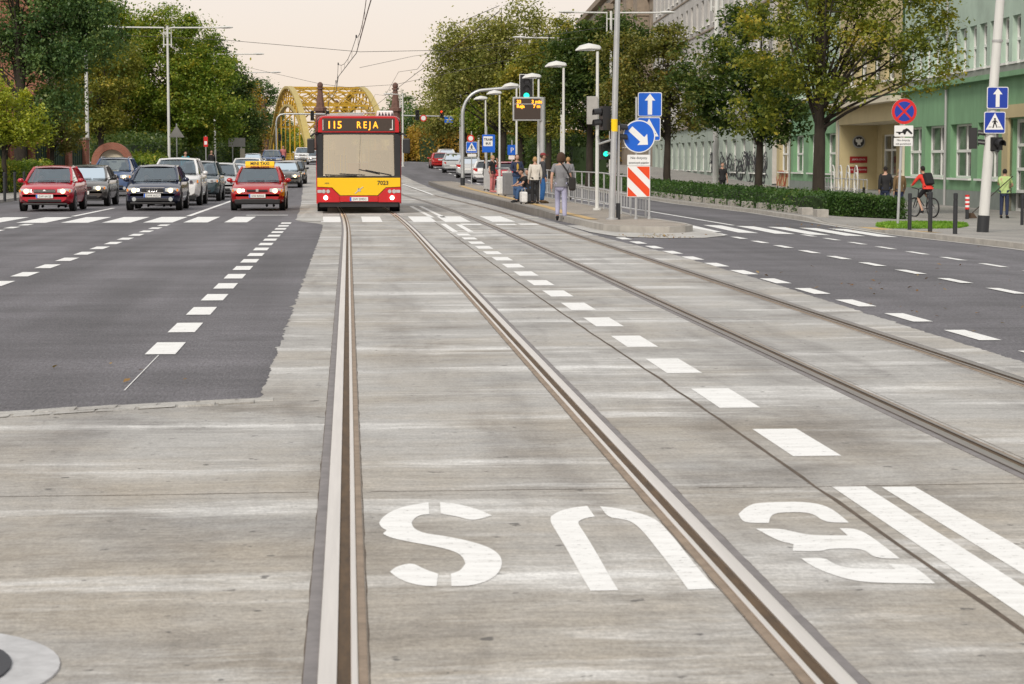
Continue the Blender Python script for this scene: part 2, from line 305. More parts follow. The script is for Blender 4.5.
# ------------------------------------------------------------------ mesh builder
class MB:
    def __init__(s): s.v = []; s.f = []; s.m = []
    def add(s, vs, fs, mi=0):
        o = len(s.v); s.v += [tuple(v) for v in vs]; s.f += [tuple(i + o for i in f) for f in fs]; s.m += [mi] * len(fs); return s
    def box(s, c, d, mi=0, rot=None, taper=1.0):
        vs = [Vector((x * d[0] / 2 * (taper if z > 0 else 1), y * d[1] / 2 * (taper if z > 0 else 1), z * d[2] / 2)) for z in (-1, 1) for y in (-1, 1) for x in (-1, 1)]
        if rot is not None: vs = [rot @ v for v in vs]
        c = Vector(c)
        return s.add([v + c for v in vs], [(0, 2, 3, 1), (4, 5, 7, 6), (0, 1, 5, 4), (2, 6, 7, 3), (0, 4, 6, 2), (1, 3, 7, 5)], mi)
    def box2(s, a, b, mi=0): return s.box([(p + q) / 2 for p, q in zip(a, b)], [abs(q - p) for p, q in zip(a, b)], mi)
    def quad(s, a, b, c, d, mi=0): return s.add([a, b, c, d], [(0, 1, 2, 3)], mi)
    def poly(s, pts, mi=0): return s.add(pts, [tuple(range(len(pts)))], mi)
    def rings(s, rs, caps=True, closed=True, mi=0):
        n = len(rs[0]); vs = [p for r in rs for p in r]; fs = []
        for k in range(len(rs) - 1):
            for i in range(n if closed else n - 1):
                j = (i + 1) % n; fs.append((k * n + i, k * n + j, (k + 1) * n + j, (k + 1) * n + i))
        if caps: fs.append(tuple(range(n - 1, -1, -1))); fs.append(tuple((len(rs) - 1) * n + i for i in range(n)))
        return s.add(vs, fs, mi)
    def tube(s, path, r, n=8, mi=0, caps=True):
        path = [Vector(p) for p in path]; rs = r if isinstance(r, (list, tuple)) else [r] * len(path); out = []; ref = None
        for i, p in enumerate(path):
            d = (path[min(i + 1, len(path) - 1)] - path[max(i - 1, 0)]).normalized()
            if ref is None: ref = Vector((1, 0, 0)) if abs(d.x) < .8 else Vector((0, 1, 0))
            a = (ref - d * ref.dot(d)).normalized(); b = d.cross(a); ref = a
            out.append([p + (a * math.cos(t) + b * math.sin(t)) * rs[i] for t in [2 * math.pi * k / n for k in range(n)]])
        return s.rings(out, caps, True, mi)
    def disc(s, c, r, axis, h, n=24, mi=0, r2=None):
        c = Vector(c); ax = Vector(axis).normalized(); return s.tube([c - ax * h / 2, c + ax * h / 2], [r, r2 if r2 is not None else r], n, mi)
    def ball(s, c, r, n=10, m=7, mi=0, fn=None):
        r = r if isinstance(r, (tuple, list)) else (r, r, r); vs = []; fs = []
        for j in range(m + 1):
            ph = math.pi * j / m
            for i in range(n):
                th = 2 * math.pi * i / n; d = Vector((math.sin(ph) * math.cos(th), math.sin(ph) * math.sin(th), math.cos(ph)))
                p = Vector((d.x * r[0], d.y * r[1], d.z * r[2]))
                if fn: p = fn(p, d)
                vs.append(p + Vector(c))
        for j in range(m):
            for i in range(n): k = (i + 1) % n; fs.append((j * n + i, (j + 1) * n + i, (j + 1) * n + k, j * n + k))
        return s.add(vs, fs, mi)
    def prism(s, pts, y0, y1, mi=0):                    # outline in x,z extruded along y
        a = [(p[0], y0, p[1]) for p in pts]; b = [(p[0], y1, p[1]) for p in pts]; return s.rings([a, b], True, True, mi)
    def prismx(s, pts, x0, x1, mi=0):                   # outline in y,z extruded along x
        a = [(x0, p[0], p[1]) for p in pts]; b = [(x1, p[0], p[1]) for p in pts]; return s.rings([a, b], True, True, mi)
    def build(s, name, mats, parent=None, smooth=None, loc=None, rot=None, bevel=0, label=None):
        me = bpy.data.meshes.new(name); me.from_pydata(s.v, [], s.f)
        for k in (mats if isinstance(mats, (list, tuple)) else [mats]): me.materials.append(M[k])
        me.polygons.foreach_set('material_index', s.m)
        import bmesh
        bm = bmesh.new(); bm.from_mesh(me); bmesh.ops.remove_doubles(bm, verts=bm.verts, dist=1e-5); bmesh.ops.recalc_face_normals(bm, faces=bm.faces)
        if bevel: bmesh.ops.bevel(bm, geom=[e for e in bm.edges if len(e.link_faces) == 2 and e.calc_face_angle(0) > .6], offset=bevel, segments=2, affect='EDGES', profile=.6)
        bm.to_mesh(me); bm.free()
        if smooth is not None:
            me.polygons.foreach_set('use_smooth', [True] * len(me.polygons)); me.set_sharp_from_angle(angle=R(smooth))
        o = bpy.data.objects.new(name, me); col.objects.link(o)
        if parent: o.parent = parent
        if loc is not None: o.location = loc
        if rot is not None: o.rotation_euler = rot
        if label: o['label'] = label
        return o
def tag(o, label=None, cat=None, group=None, kind=None):
    for k, v in (('label', label), ('category', cat), ('group', group), ('kind', kind)):
        if v: o[k] = v
    return o
def empty(name, loc, rz=0, label=None, cat=None, group=None):
    o = bpy.data.objects.new(name, None); col.objects.link(o); o.location = loc; o.rotation_euler = (0, 0, rz); o.empty_display_size = .3
    return tag(o, label, cat, group)
def copy_tree(o, parent=None):
    c = o.copy(); col.objects.link(c)
    if parent: c.parent = parent
    for ch in list(o.children): copy_tree(ch, c)
    return c
def struct(o): o['kind'] = 'structure'; return o
_text = {}
def text(name, s, size, m, parent, loc, rot=(R(90), 0, 0), align='CENTER', extrude=.002, sx=1.0, bold=0.0):
    key = (s, size, extrude, align, m, sx, bold)
    if key not in _text:
        c = bpy.data.curves.new('text', 'FONT'); c.body = s; c.size = size; c.extrude = extrude; c.align_x = align; c.resolution_u = 2; c.offset = bold
        t = bpy.data.objects.new('text', c); col.objects.link(t); bpy.context.view_layer.update()
        me = bpy.data.meshes.new_from_object(t.evaluated_get(bpy.context.evaluated_depsgraph_get())); bpy.data.objects.remove(t); bpy.data.curves.remove(c)
        if sx != 1: me.transform(Matrix.Diagonal((sx, 1, 1, 1)))
        me.materials.clear(); me.materials.append(M[m]); _text[key] = me
    o = bpy.data.objects.new(name, _text[key]); col.objects.link(o); o.parent = parent; o.location = loc; o.rotation_euler = rot; return o
# ------------------------------------------------------------------ ground sheets
def frange(a, b, st): return [a + (b - a) * i / max(1, round((b - a) / st)) for i in range(max(1, round((b - a) / st)) + 1)]
YS = sorted(set([round(v, 3) for v in frange(-12, 40, 2) + frange(40, 140, 2.5) + frange(140, 320, 6) + [41.5, 49, 57, 70, 79, 85, 98]]))
def sheet(name, m, xl, xr, ys, zf, dz, nx=10, jag=0):
    b = MB(); rows = []
    for i, Y in enumerate(ys):
        l, r = xl(Y), xr(Y)
        rows.append([(l + (r - l) * k / nx, Y, zf(l + (r - l) * k / nx, Y) + dz) for k in range(nx + 1)])
    b.rings(rows, False, False); return struct(b.build(name, m))
# wide terrain to the horizon
b = MB(); gx = [-3000, -800, -250, -80, -30, -14, 0, 10, 14, 22, 30, 80, 250, 800, 3000]; gy = [-300, -40] + YS[::3] + [420, 700, 1500, 4000]
b.rings([[(x, y, min(zroad(x, y), zpav(x, y)) - .30) for x in gx] for y in gy], False, False); struct(b.build('terrain', 'grass_soil'))
sheet('road', 'asphalt', kl, kr, YS, zroad, 0, 52)
def ledge_y(x):                                          # front edge of the asphalt on the left
    return lerp_tab([(-30, 9.6), (-6, 12.6), (-3, 13.4), (-2.2, 13.70), (-1.3, 14.12), (-.6, 14.38)], x)
# concrete track bed: apron in front, then a band with a slightly ragged edge, bending left far away
def dxc(Y): return -.00037 * max(0, min(Y, 93) - 45) ** 2 - .019 * max(0, Y - 93)
def jag(Y, s, a=.045): return a * (.5 * mnoise.noise(Vector((Y * 14, s, 7))) + mnoise.noise(Vector((Y * 1.9, s, 0))) + .6 * mnoise.noise(Vector((Y * 6, s, 3))))
cl = lambda Y: -.6 + jag(Y, 1) + (dxc(Y) if Y > 45 else 0) - .75 * sm((Y - 52.5) / 5) + 0.2 * sm((Y - 70) / 30)
cr_ = lambda Y: lerp_tab([(0, 5.25), (16, 5.32), (20, 5.36), (28, 5.5), (36, 5.5), (44, 5.25), (52, 5.3), (130, 5.3)], Y) + jag(Y, 9) + (.6 * dxc(Y) if Y > 60 else 0)
cy = sorted(frange(14.38, 40, .07) + frange(40.3, 60, .35) + frange(60.5, 210, 3))
sheet('track_bed', 'concrete', cl, cr_, cy, zroad, .004, 12)
b = MB()
xs = frange(-30, -.6, .6) + frange(-.4, 5.3, .4)
b.rings([[(x, -12, .004) for x in xs], [(x, 6, .004) for x in xs], [(x, (ledge_y(x) - .0 if x <= -.6 else 14.38), .004) for x in xs]], False, False)
b.rings([[(5.3 - .02, y, .004), (9 + 0 * y, y, .004)] for y in (-12, 0)], False, False)
struct(b.build('track_apron', 'concrete'))
b = MB(); xs = frange(-30, -.62, .25)                     # pale stone setts along the asphalt's front edge
for a, c in zip(xs, xs[1:]):
    
    for r0, r1 in ((-.34, -.19), (-.175, .0)):
        j = lambda: random.uniform(-.018, .018); d = .12 if r0 > -.2 else 0; z = .008 + random.uniform(0, .007)
        b.rings([[(a + .012 + d + j() * .4, ledge_y(a) + r0 + j(), zz), (c - .012 + d + j() * .4, ledge_y(c) + r0 + j(), zz), (c - .012 + d, ledge_y(c) + r1 + j(), zz), (a + .012 + d, ledge_y(a) + r1 + j(), zz)] for zz in (.0, z)])
struct(b.build('sett_edging', 'pale_concrete'))
# joints and cracks in the concrete
b = MB()
for Y, w in ((10.22, .012), (16.2, .006), (22.3, .012), (28.4, .006), (34.6, .012), (41, .01), (47.2, .012)):
    last = None
    for x in frange(-8 if Y < 12 else -.5, 5.2, .1):
        if -.13 < x < .06 or 1.42 < x < 1.62: last = None; continue
        y = Y + .05 * mnoise.noise(Vector((x * 1.3, Y, 0))) - (x if x < 0 else 0) * -.006
        ww = w * (.6 + .8 * abs(mnoise.noise(Vector((x * 4, Y, 5)))))
        if last: b.quad((last[0], last[1], .0052), (x, y, .0052), (x, y + ww, .0052), (last[0], last[1] + last[2], .0052))
        last = (x, y, ww)
last = None
for y in frange(5, 56, .4):                              # long joint between the two tracks
    x = 2.265 - .06 * sm((y - 12) / 12) + .012 * mnoise.noise(Vector((y * 1.2, 4, 0))); w = .022 + .014 * mnoise.noise(Vector((y * 2, 8, 0)))
    if last: b.quad((last[0], last[1], .0054), (last[0] + last[2], last[1], .0054), (x + w, y, .0054), (x, y, .0054))
    last = (x, y, w)
for k, (x0, sd_) in enumerate(((-.045, -1), (-.045, 1), (1.475, -1), (1.475, 1), (3.5, -1), (3.5, 1), (4.82, -1), (4.82, 1))):
    last = None; off = (.103 if (sd_ < 0) == (k // 2 in (0, 2)) else .101)
    for y in frange(5, 46, .11):                         # crumbled edges of the concrete beside the rails
        nz_ = mnoise.noise(Vector((y * 3.1, k * 7, 0))); ww = .6 * max(.003, .007 + .006 * mnoise.noise(Vector((y * 4.7, k * 5, 3))) + .007 * nz_)
        x = x0 + sd_ * off; q_ = (x, x + sd_ * ww, y)
        if last: b.quad((last[0], last[2], .0053), (last[1], last[2], .0053), (q_[1], y, .0053), (q_[0], y, .0053))
        last = q_
struct(b.build('expansion_joints', 'joint'))
# pavements
sheet('pavement', 'paving', lambda Y: kr(Y) + .16, lambda Y: 24 + .049 * Y, YS, zpav, 0, 16)
sheet('left_pavement', 'paving', lambda Y: -34, lambda Y: kl(Y) - .16, YS, zleft, 0, 6)
def kerb(name, m, ln, side, zt, zb, ys, w=.16, seg=1.0):
    b = MB()
    for a, c in zip(ys, ys[1:]):
        n = max(1, round((c - a) / seg))
        for k in range(n):
            y0, y1 = a + (c - a) * k / n + .006, a + (c - a) * (k + 1) / n - .006
            p = [(ln(y0), y0), (ln(y0) + side * w, y0), (ln(y1) + side * w, y1), (ln(y1), y1)]
            b.rings([[(x, y, zb(x, y) - .1) for x, y in p], [(x, y, zt(x, y)) for x, y in p]])
    return struct(b.build(name, m, bevel=.012))
def zkr(X, Y): return zroad(kr(Y), Y) + (.12 - .09 * (sm((Y - 49) / 3) * (1 - sm((Y - 58) / 3)))) + .004
sheet('corner_tactile', 'tactile', lambda Y: kr(Y) + .22, lambda Y: kr(Y) + .85, frange(48.2, 54.5, .5), zpav, .005, 2)
kerb('right_kerb', 'kerb', kr, 1, zkr, zroad, [0, 20, 41.5, 49, 57, 70, 85, 98, 130, 170])
kerb('left_kerb', 'kerb', kl, -1, lambda X, Y: zleft(X, Y) + .004, zroad, [30, 70, 79, 100, 140, 200])
# pale gutter strip along the right kerb
sheet('gutter', 'pale_concrete', lambda Y: kr(Y) - .22, lambda Y: kr(Y) - .01, [y for y in YS if 0 < y < 130], zroad, .008, 1)
# island with the stop platform
ISL_L = [(127, 4.75), (110, 4.9), (90, 5.15), (70, 5.3), (62, 5.35), (58, 5.5), (54, 5.62), (50, 5.66), (48, 5.75), (47, 6.0), (46.4, 6.5), (46.3, 7.0), (46.6, 7.4), (47.3, 7.68)]
ISL_R = [(49, 7.78), (54, 7.62), (62, 7.55), (80, 7.5), (100, 7.4), (115, 7.0), (127, 6.0)]
outline = [(x, y) for y, x in ISL_L + ISL_R]
ISZ = lambda x, y: (ISL_Z + .06 * sm((y - 56) / 6)) + rise(y) * 1.0
cen = (6.3, 60)
def inset(p, d):
    v = Vector((p[0] - (6.3), 0)) if 50 < p[1] < 125 else Vector((p[0] - 6.6, p[1] - (50 if p[1] < 60 else 124)))
    v = v.normalized() * d; return (p[0] - v.x, p[1] - v.y)
dense = []
for a, c in zip(outline, outline[1:] + outline[:1]):
    n = max(1, round(math.dist(a, c) / 1.0)); dense += [(a[0] + (c[0] - a[0]) * k / n, a[1] + (c[1] - a[1]) * k / n) for k in range(n)]
inn = [inset(p, .18) for p in dense]
n = len(dense)
for nm, m_, test in (('island_kerb', 'kerb', lambda x, y: not (y > 57 and x < 6)), ('platform_edge', 'dark_kerb', lambda x, y: y > 57 and x < 6)):
    b = MB()
    for i in range(n):
        j = (i + 1) % n; q = [dense[i], dense[j], inn[j], inn[i]]
        if test((dense[i][0] + dense[j][0]) / 2, (dense[i][1] + dense[j][1]) / 2): b.rings([[(x, y, zroad(x, y) - .05) for x, y in q], [(x, y, ISZ(x, y)) for x, y in q]])
    struct(b.build(nm, [m_]))
b = MB(); ysI = sorted(set([p[1] for p in inn]))
rows = []
for y in frange(46.7, 126, 1.0):
    xsI = []
    for p, q in zip(inn, inn[1:] + inn[:1]):
        if (p[1] - y) * (q[1] - y) < 0: xsI.append(p[0] + (q[0] - p[0]) * (y - p[1]) / (q[1] - p[1]))
    if len(xsI) >= 2: l, r = min(xsI), max(xsI); rows.append([(l + (r - l) * k / 4, y, ISZ(l, y) - .006) for k in range(5)])
b.rings(rows, False, False); struct(b.build('island_paving', 'island_paving'))
sheet('tactile_strip', 'tactile', lambda Y: 5.75 + .0 * Y + (0 if Y > 57 else .1), lambda Y: 6.02 + (0 if Y > 57 else .1), frange(52, 112, 2), ISZ, .003, 1)
b = MB()                                                 # pale apron round the island's nose
pp = [(5.3, 52), (5.35, 47), (5.6, 44.2), (6.4, 43.3), (7.3, 43.4), (7.95, 44.6), (8.15, 47.5), (8.05, 51)]
pi = [(5.7, 52), (5.75, 48), (6.0, 46.9), (6.5, 46.5), (7.0, 46.4), (7.4, 46.7), (7.7, 47.4), (7.75, 51)]
for i in range(len(pp) - 1): b.quad(*[(x, y, zroad(x, y) + .010) for x, y in (pp[i], pp[i + 1], pi[i + 1], pi[i])])
struct(b.build('island_apron', 'pale_concrete'))
# left separator nose beside the track
b = MB()
b.poly([(x, y, .012) for x, y in [(-1.42, 57.2), (-1.2, 56.3), (-.85, 55.6), (-.65, 55.9), (-.72, 60), (-.8, 72), (-1.25, 72), (-1.35, 62)]]); struct(b.build('track_kerb_nose', 'pale_concrete'))
# ------------------------------------------------------------------ rails
def railx(k): 
    def f(Y): return (-.045, 1.475, 3.50, 4.82)[k] + (0 if Y < 45 else dxc(Y)) + (0, 0, -.03, .02)[k]
    return f
RY = frange(-6, 45, 3) + frange(47, 200, 3)
labels = ['bright polished rail in the concrete under the left wheels of the bus', 'bright polished rail crossing the foreground between the painted letters',
          'dull rail of the far track, to the right of the dashed white line', 'outermost rail next to the asphalt of the right-hand road']
for k in range(4):
    f = railx(k); s = -1 if k in (0, 2) else 1            # the groove lies on the gauge side
    e = empty('tram_rail', (f(0), 0, 0), 0, labels[k], 'rail')
    def strip(o0, o1, z0, z1, nm, m, smooth=None):
        b = MB(); rows = []
        for Y in RY:
            x0, x1 = f(Y) + s * o0, f(Y) + s * o1; z = zroad(f(Y), Y)
            rows.append([(x0 - f(0), Y, z + z0), (x0 - f(0), Y, z + z1), (x0 * .85 + x1 * .15 - f(0), Y, z + z1 + .002), (x1 * .85 + x0 * .15 - f(0), Y, z + z1 + .002), (x1 - f(0), Y, z + z1), (x1 - f(0), Y, z + z0)])
        b.rings(rows, False, False); return b.build(nm, m, e, smooth=20)
    strip(0, .058, .003, .016, 'rail_head', 'rail_steel' if k < 2 else 'rail_worn')
    strip(-.044, 0, .002, .0065, 'rail_groove', 'rail_rust')
    strip(-.066, -.044, .003, .014, 'guide_lip', 'rail_steel' if k < 2 else 'rail_worn')
    strip(.058, .104, .002, .0075, 'rubber_seal', 'rubber_seal')
    strip(-.098, -.066, .002, .0075, 'filler_strip', 'tan_seal')
# ------------------------------------------------------------------ road markings
mk = MB()
def dash(x, y0, y1, w, mb=mk, sl=0.0, dz=.0062):
    p = [(x - w / 2, y0), (x + w / 2, y0), (x + w / 2 + sl * (y1 - y0), y1), (x - w / 2 + sl * (y1 - y0), y1)]
    mb.quad(*[(a, c, zroad(a, c) + dz) for a, c in p])
for i in range(17): dash(-1.555 - .0012 * i, 17.67 + 2.26 * i, 18.83 + 2.26 * i, .25)
dash(-1.56, 14.9, 17.6, .008)
for i in range(13): dash(-4.52, 25.2 + 2.26 * i, 26.35 + 2.26 * i, .24)
for i in range(8): dash(-7.95, 37.2 + 2.26 * i, 38.35 + 2.26 * i, .24)
for i in range(16): dash(2.52 - .004 * i, 11.28 + 2.26 * i, 12.45 + 2.26 * i, .265)
for i in range(20): dash(5.73 - .012 * i if i < 12 else 5.6, 10.3 + 2.2 * i - .6, 10.3 + 2.2 * i + .55, .20) if 10.3 + 2.2 * i < 44 else None
for i in range(22): dash(8.05 - .002 * i, 9.3 + 2.24 * i, 10.45 + 2.24 * i, .17) if 9.3 + 2.24 * i < 46 else None
for i in range(20): dash(10.2 - .006 * i, 19 + 2.24 * i, 20.2 + 2.24 * i, .15) if 19 + 2.24 * i < 47 else None
dash(9.72, 53.5, 96, .14, sl=-.004)
for i in range(12): dash(7.9, 110 + i * 9, 114 + i * 9, .14, sl=-.005)
struct(mk.build('lane_markings', 'road_paint'))
zb = MB()
for x0, x1 in ((-9.6, -8.9), (-8.45, -7.7), (-7.32, -6.63), (-6.28, -5.56), (-5.24, -4.5), (-4.22, -3.6), (-3.18, -2.6), (-.71, -.2), (.36, .88), (1.68, 2.28), (2.5, 3.16), (3.72, 4.32)):
    dash((x0 + x1) / 2, 55.2, 60.6, x1 - x0, zb)
for x in (8.1, 8.92, 9.75, 10.55, 11.35, 12.1): dash(x, 47.2, 53.0, .46, zb, sl=.03)
dash(7.95, 53.5, 57, .5, zb)
for x, y in ((3.05, 52.6), (3.9, 52.4), (4.5, 52.6)): dash(x, y, y + 1.0, .5, zb)
struct(zb.build('crosswalk_stripes', 'road_paint'))
ln = MB()
dash(2.435, 5.0, 10.2, .165, ln); dash(2.675, 5.0, 10.17, .165, ln)
dash(2.37, 47.5, 53.6, .13, ln); dash(2.72, 47.5, 53.0, .13, ln)
dash(2.33, 59.5, 74, .13, ln, sl=-.011); dash(2.65, 59.5, 74, .13, ln, sl=-.011)
dash(-4.55, 61.5, 100, .15, ln); dash(-7.8, 61.5, 72, .15, ln)
dash(-2.0, 62.6, 62.61, 0.01, ln)
ln.quad(*[(x, y, .009) for x, y in ((-2.95, 62.0), (-1.75, 62.0), (-1.75, 62.45), (-2.95, 62.45))])
ln.quad(*[(x, y, .009) for x, y in ((-.6, 62.6), (1.6, 62.6), (1.6, 62.95), (-.6, 62.95))])
dash(3.9, 96, 130, .14, ln, sl=-.02)
struct(ln.build('solid_lines', 'road_paint'))
def chaikin(p, it=3):
    p = [Vector(q) for q in p]
    for _ in range(it):
        r = []; n = len(p)
        for i in range(n):
            a, b_, c = p[i - 1], p[i], p[(i + 1) % n]; u_, v_ = b_ - a, c - b_
            if u_.length < 1e-6 or v_.length < 1e-6: continue
            if u_.angle(v_) > R(48): r.append(b_)
            else: r += [b_.lerp(a, min(.25, .25)), b_.lerp(c, .25)]
        p = r
    return [tuple(q) for q in p]
def trace(pts, ox, oy, sc): return [tuple(g(ox + x / sc, oy + y / sc, .0062)) for x, y in chaikin(pts)]
lt = MB()
S = (360, 490, 3.94); U = (540, 480, 4.655); B = (720, 470, 3.368)
lt.poly(trace([(270, 48), (225, 55), (170, 65), (120, 85), (85, 110), (75, 130), (85, 148), (105, 158), (90, 172), (120, 188), (200, 205), (300, 222), (370, 240), (405, 262), (415, 290), (395, 318), (358, 330), (360, 378), (430, 378), (500, 360), (545, 330), (562, 290), (552, 255), (510, 225), (430, 200), (330, 180), (250, 170), (210, 150), (203, 128), (215, 110), (240, 97), (273, 95)], *S))
lt.poly(trace([(315, 48), (370, 52), (430, 65), (480, 82), (520, 100), (445, 122), (390, 105), (340, 97), (318, 92)], *S))
lt.poly(trace([(118, 322), (140, 302), (205, 285), (250, 310), (308, 330), (302, 378), (250, 378), (190, 365), (145, 345)], *S))
lt.poly(trace([(220, 120), (150, 128), (85, 145), (50, 170), (48, 195), (70, 230), (130, 330), (190, 440), (235, 515), (365, 513), (320, 440), (270, 350), (210, 250), (178, 205), (180, 192), (205, 178), (255, 170)], *U))
lt.poly(trace([(280, 122), (340, 128), (430, 145), (500, 165), (550, 190), (600, 240), (680, 340), (760, 440), (820, 505), (690, 510), (640, 440), (560, 340), (490, 250), (455, 215), (420, 190), (370, 180), (315, 172)], *U))
lt.poly(trace([(435, 177), (350, 106), (130, 108), (90, 122), (62, 148), (72, 168), (92, 178), (165, 178), (168, 160), (180, 148), (210, 142), (310, 142), (352, 177)], *B))
lt.poly(trace([(120, 197), (205, 197), (250, 208), (310, 220), (430, 220), (402, 196), (475, 196), (607, 298), (520, 297), (485, 264), (370, 264), (340, 274), (245, 272), (248, 250), (195, 238)], *B))
lt.poly(trace([(272, 297), (352, 294), (385, 318), (440, 332), (590, 334), (568, 317), (650, 318), (725, 382), (490, 380), (400, 360), (320, 330)], *B))
struct(lt.build('bus_lane_lettering', 'road_paint'))
e = empty('manhole', (-1.57, 6.66, 0), 0, 'round manhole in a pale concrete collar at the near left', 'manhole')
b = MB(); n = 48; b.rings([[(.655 * math.cos(t), .655 * math.sin(t), z) for t in [2 * math.pi * k / n for k in range(n)]] for z in (.0, .012)]); b.build('collar', 'collar', e)
b = MB(); b.disc((0, 0, .014), .505, (0, 0, 1), .012, 40)
for k in range(-4, 5): b.box((0, k * .09, .021), (2 * math.sqrt(max(.21 - (k * .09) ** 2, .01)), .03, .006))
b.build('cover', 'charcoal', e)
# ------------------------------------------------------------------ buildings on the right
WD = Vector((.049, 1, 0)).normalized(); WN = Vector((-1, .049, 0)).normalized()
class Wall:                                              # a wall frame: u along the street, n out towards the road, z up
    def __init__(s, X0, Y0, d=WD, n=WN): s.o = Vector((X0, Y0, 0)); s.d = d; s.n = n
    def p(s, u, z, n=0): return s.o + s.d * u + s.n * n + Vector((0, 0, z))
def facade(mb, W, u0, u1, z0, z1, ops, depth=.3, mi=0, n=0, rmi=None):
    us = sorted(set([u0, u1] + [v for o in ops for v in o[:2]])); zs = sorted(set([z0, z1] + [v for o in ops for v in o[2:4]]))
    for a, c in zip(us, us[1:]):
        for p, q in zip(zs, zs[1:]):
            if any(o[0] - 1e-6 <= a and c <= o[1] + 1e-6 and o[2] - 1e-6 <= p and q <= o[3] + 1e-6 for o in ops): continue
            mb.quad(W.p(a, p, n), W.p(c, p, n), W.p(c, q, n), W.p(a, q, n), mi)
    for o in ops:
        a, c, p, q = o[:4]; r = mi if rmi is None else rmi
        mb.quad(W.p(a, p, n), W.p(a, q, n), W.p(a, q, n - depth), W.p(a, p, n - depth), r); mb.quad(W.p(c, p, n), W.p(c, p, n - depth), W.p(c, q, n - depth), W.p(c, q, n), r)
        mb.quad(W.p(a, q, n), W.p(c, q, n), W.p(c, q, n - depth), W.p(a, q, n - depth), r); mb.quad(W.p(a, p, n), W.p(a, p, n - depth), W.p(c, p, n - depth), W.p(c, p, n), r)
def wbox(mb, W, u0, u1, z0, z1, n0, n1, mi=0):
    mb.rings([[W.p(u0, z, n) for z, n in ((z0, n0), (z1, n0), (z1, n1), (z0, n1))], [W.p(u1, z, n) for z, n in ((z0, n0), (z1, n0), (z1, n1), (z0, n1))]], mi=mi)
def window(par, W, o, depth=.3, bars=(1,), trans=(.5,), sill=True, n=0, nm='window', fw=.09):
    a, c, p, q = o[:4]; f = n - depth; b = MB()
    wbox(b, W, a, a + fw, p, q, f + .002, f + .07); wbox(b, W, c - fw, c, p, q, f + .002, f + .07)
    wbox(b, W, a + fw, c - fw, p, p + fw, f + .002, f + .07); wbox(b, W, a + fw, c - fw, q - fw, q, f + .002, f + .07)
    for t in bars:
        u = a + (c - a) * t / (len(bars) + 1) if t >= 1 else a + (c - a) * t; wbox(b, W, u - .05, u + .05, p + fw, q - fw, f + .003, f + .065)
    for t in trans: z = p + (q - p) * t; wbox(b, W, a + fw, c - fw, z - .06, z + .06, f + .004, f + .075)
    if sill: wbox(b, W, a - .08, c + .08, p - .09, p - .004, n - .05, n + .14)
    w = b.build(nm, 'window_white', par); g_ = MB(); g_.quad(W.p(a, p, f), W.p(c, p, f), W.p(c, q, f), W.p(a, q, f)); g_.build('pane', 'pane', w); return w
GZ = -.42
W1 = Wall(21.9, 0); u = lambda Y: Y / WD.y
sch = empty('school_building', (0, 0, 0), 0, 'green two storey school with tall white windows and a cream entrance porch', 'building')
ops = [(88.7, 92.5, .83, 3.15), (93.5, 97.5, .83, 3.15), (98.3, 101.9, .83, 3.15), (119.9, 124.2, .83, 3.15), (125.6, 130.0, .83, 3.15), (132, 136, .83, 3.15), (84.2, 87.6, .83, 3.15)]
ops = [(u(a), u(c), p, q) for a, c, p, q in ops]
def upw(y0, n_): return [(u(y0 + 1.74 * i), u(y0 + 1.74 * i + 1.22), 5.42, 7.22) for i in range(n_)]
upA, upB = upw(74.2, 16), upw(120.3, 9); up2 = [(a, c, 9.2, 11.0) for a, c, _, _ in upA]
dY0, dY1 = u(77.6), u(82.4)
def pf(nm, m, *args, **kw): b = MB(); facade(b, W1, *args, **kw); return b.build(nm, m, sch)
def pb(nm, m, *boxes):
    for bx in boxes: b = MB(); wbox(b, W1, *bx); b.build(nm, m, sch)
pf('ground_floor_wall', 'school_green', u(73), u(102.4), .30, 4.85, ops[:3] + ops[6:7] + [(dY0, dY1, .30, 3.2)], .34)
pf('ground_floor_wall', 'school_green', u(119.4), u(137), .30, 4.85, ops[3:6], .34)
pf('corner_bay', 'school_beige', u(137), u(143), GZ, 13, [(u(138.0), u(141.8), .83, 3.15), (u(138.0), u(141.8), 5.4, 7.2)], .3)
pf('entrance_bay_wall', 'school_beige', u(102.4), u(119.4), 4.9, 13, [(u(104 + 3.6 * i), u(106.6 + 3.6 * i), 5.6, 7.6) for i in range(4)], .25, n=.12)
pf('upper_wall', 'school_pale', u(73), u(102.4), 5.2, 13, upA + up2, .26); pf('upper_wall', 'school_pale', u(119.4), u(137), 5.2, 13, upB, .26)
pf('plinth', 'plinth', u(73), u(102.4), GZ - .3, .30, [(dY0, dY1, GZ - .3, .30)], .34, n=.05); pf('plinth', 'plinth', u(119.4), u(137), GZ - .3, .30, [], n=.05)
pb('cornice', 'school_green', (u(73), u(102.4), 4.85, 5.05, -.3, .30), (u(119.4), u(137), 4.85, 5.05, -.3, .30))
pb('sill_band', 'ledge', (u(73), u(102.4), 5.05, 5.34, -.3, .10), (u(119.4), u(137), 5.05, 5.34, -.3, .10))
pb('roof', 'ledge', (u(73), u(143), 12.98, 13.2, -9, .35))
for v in (73, 143): b = MB(); b.quad(W1.p(u(v), -1, -9), W1.p(u(v), 13, -9), W1.p(u(v), 13, 0), W1.p(u(v), -1, 0)); b.build('side_wall', 'school_green', sch)
for o in ops: window(sch, W1, o, .34, (1,), (.5,))
for o in upA + upB: window(sch, W1, o, .26, bars=(), trans=(.5,), sill=True, fw=.09)
for o in up2: window(sch, W1, o, .26, bars=(), trans=(.5,), fw=.07)
for o in [(u(138.0), u(141.8), .83, 3.15), (u(138.0), u(141.8), 5.4, 7.2)]: window(sch, W1, o, .3)
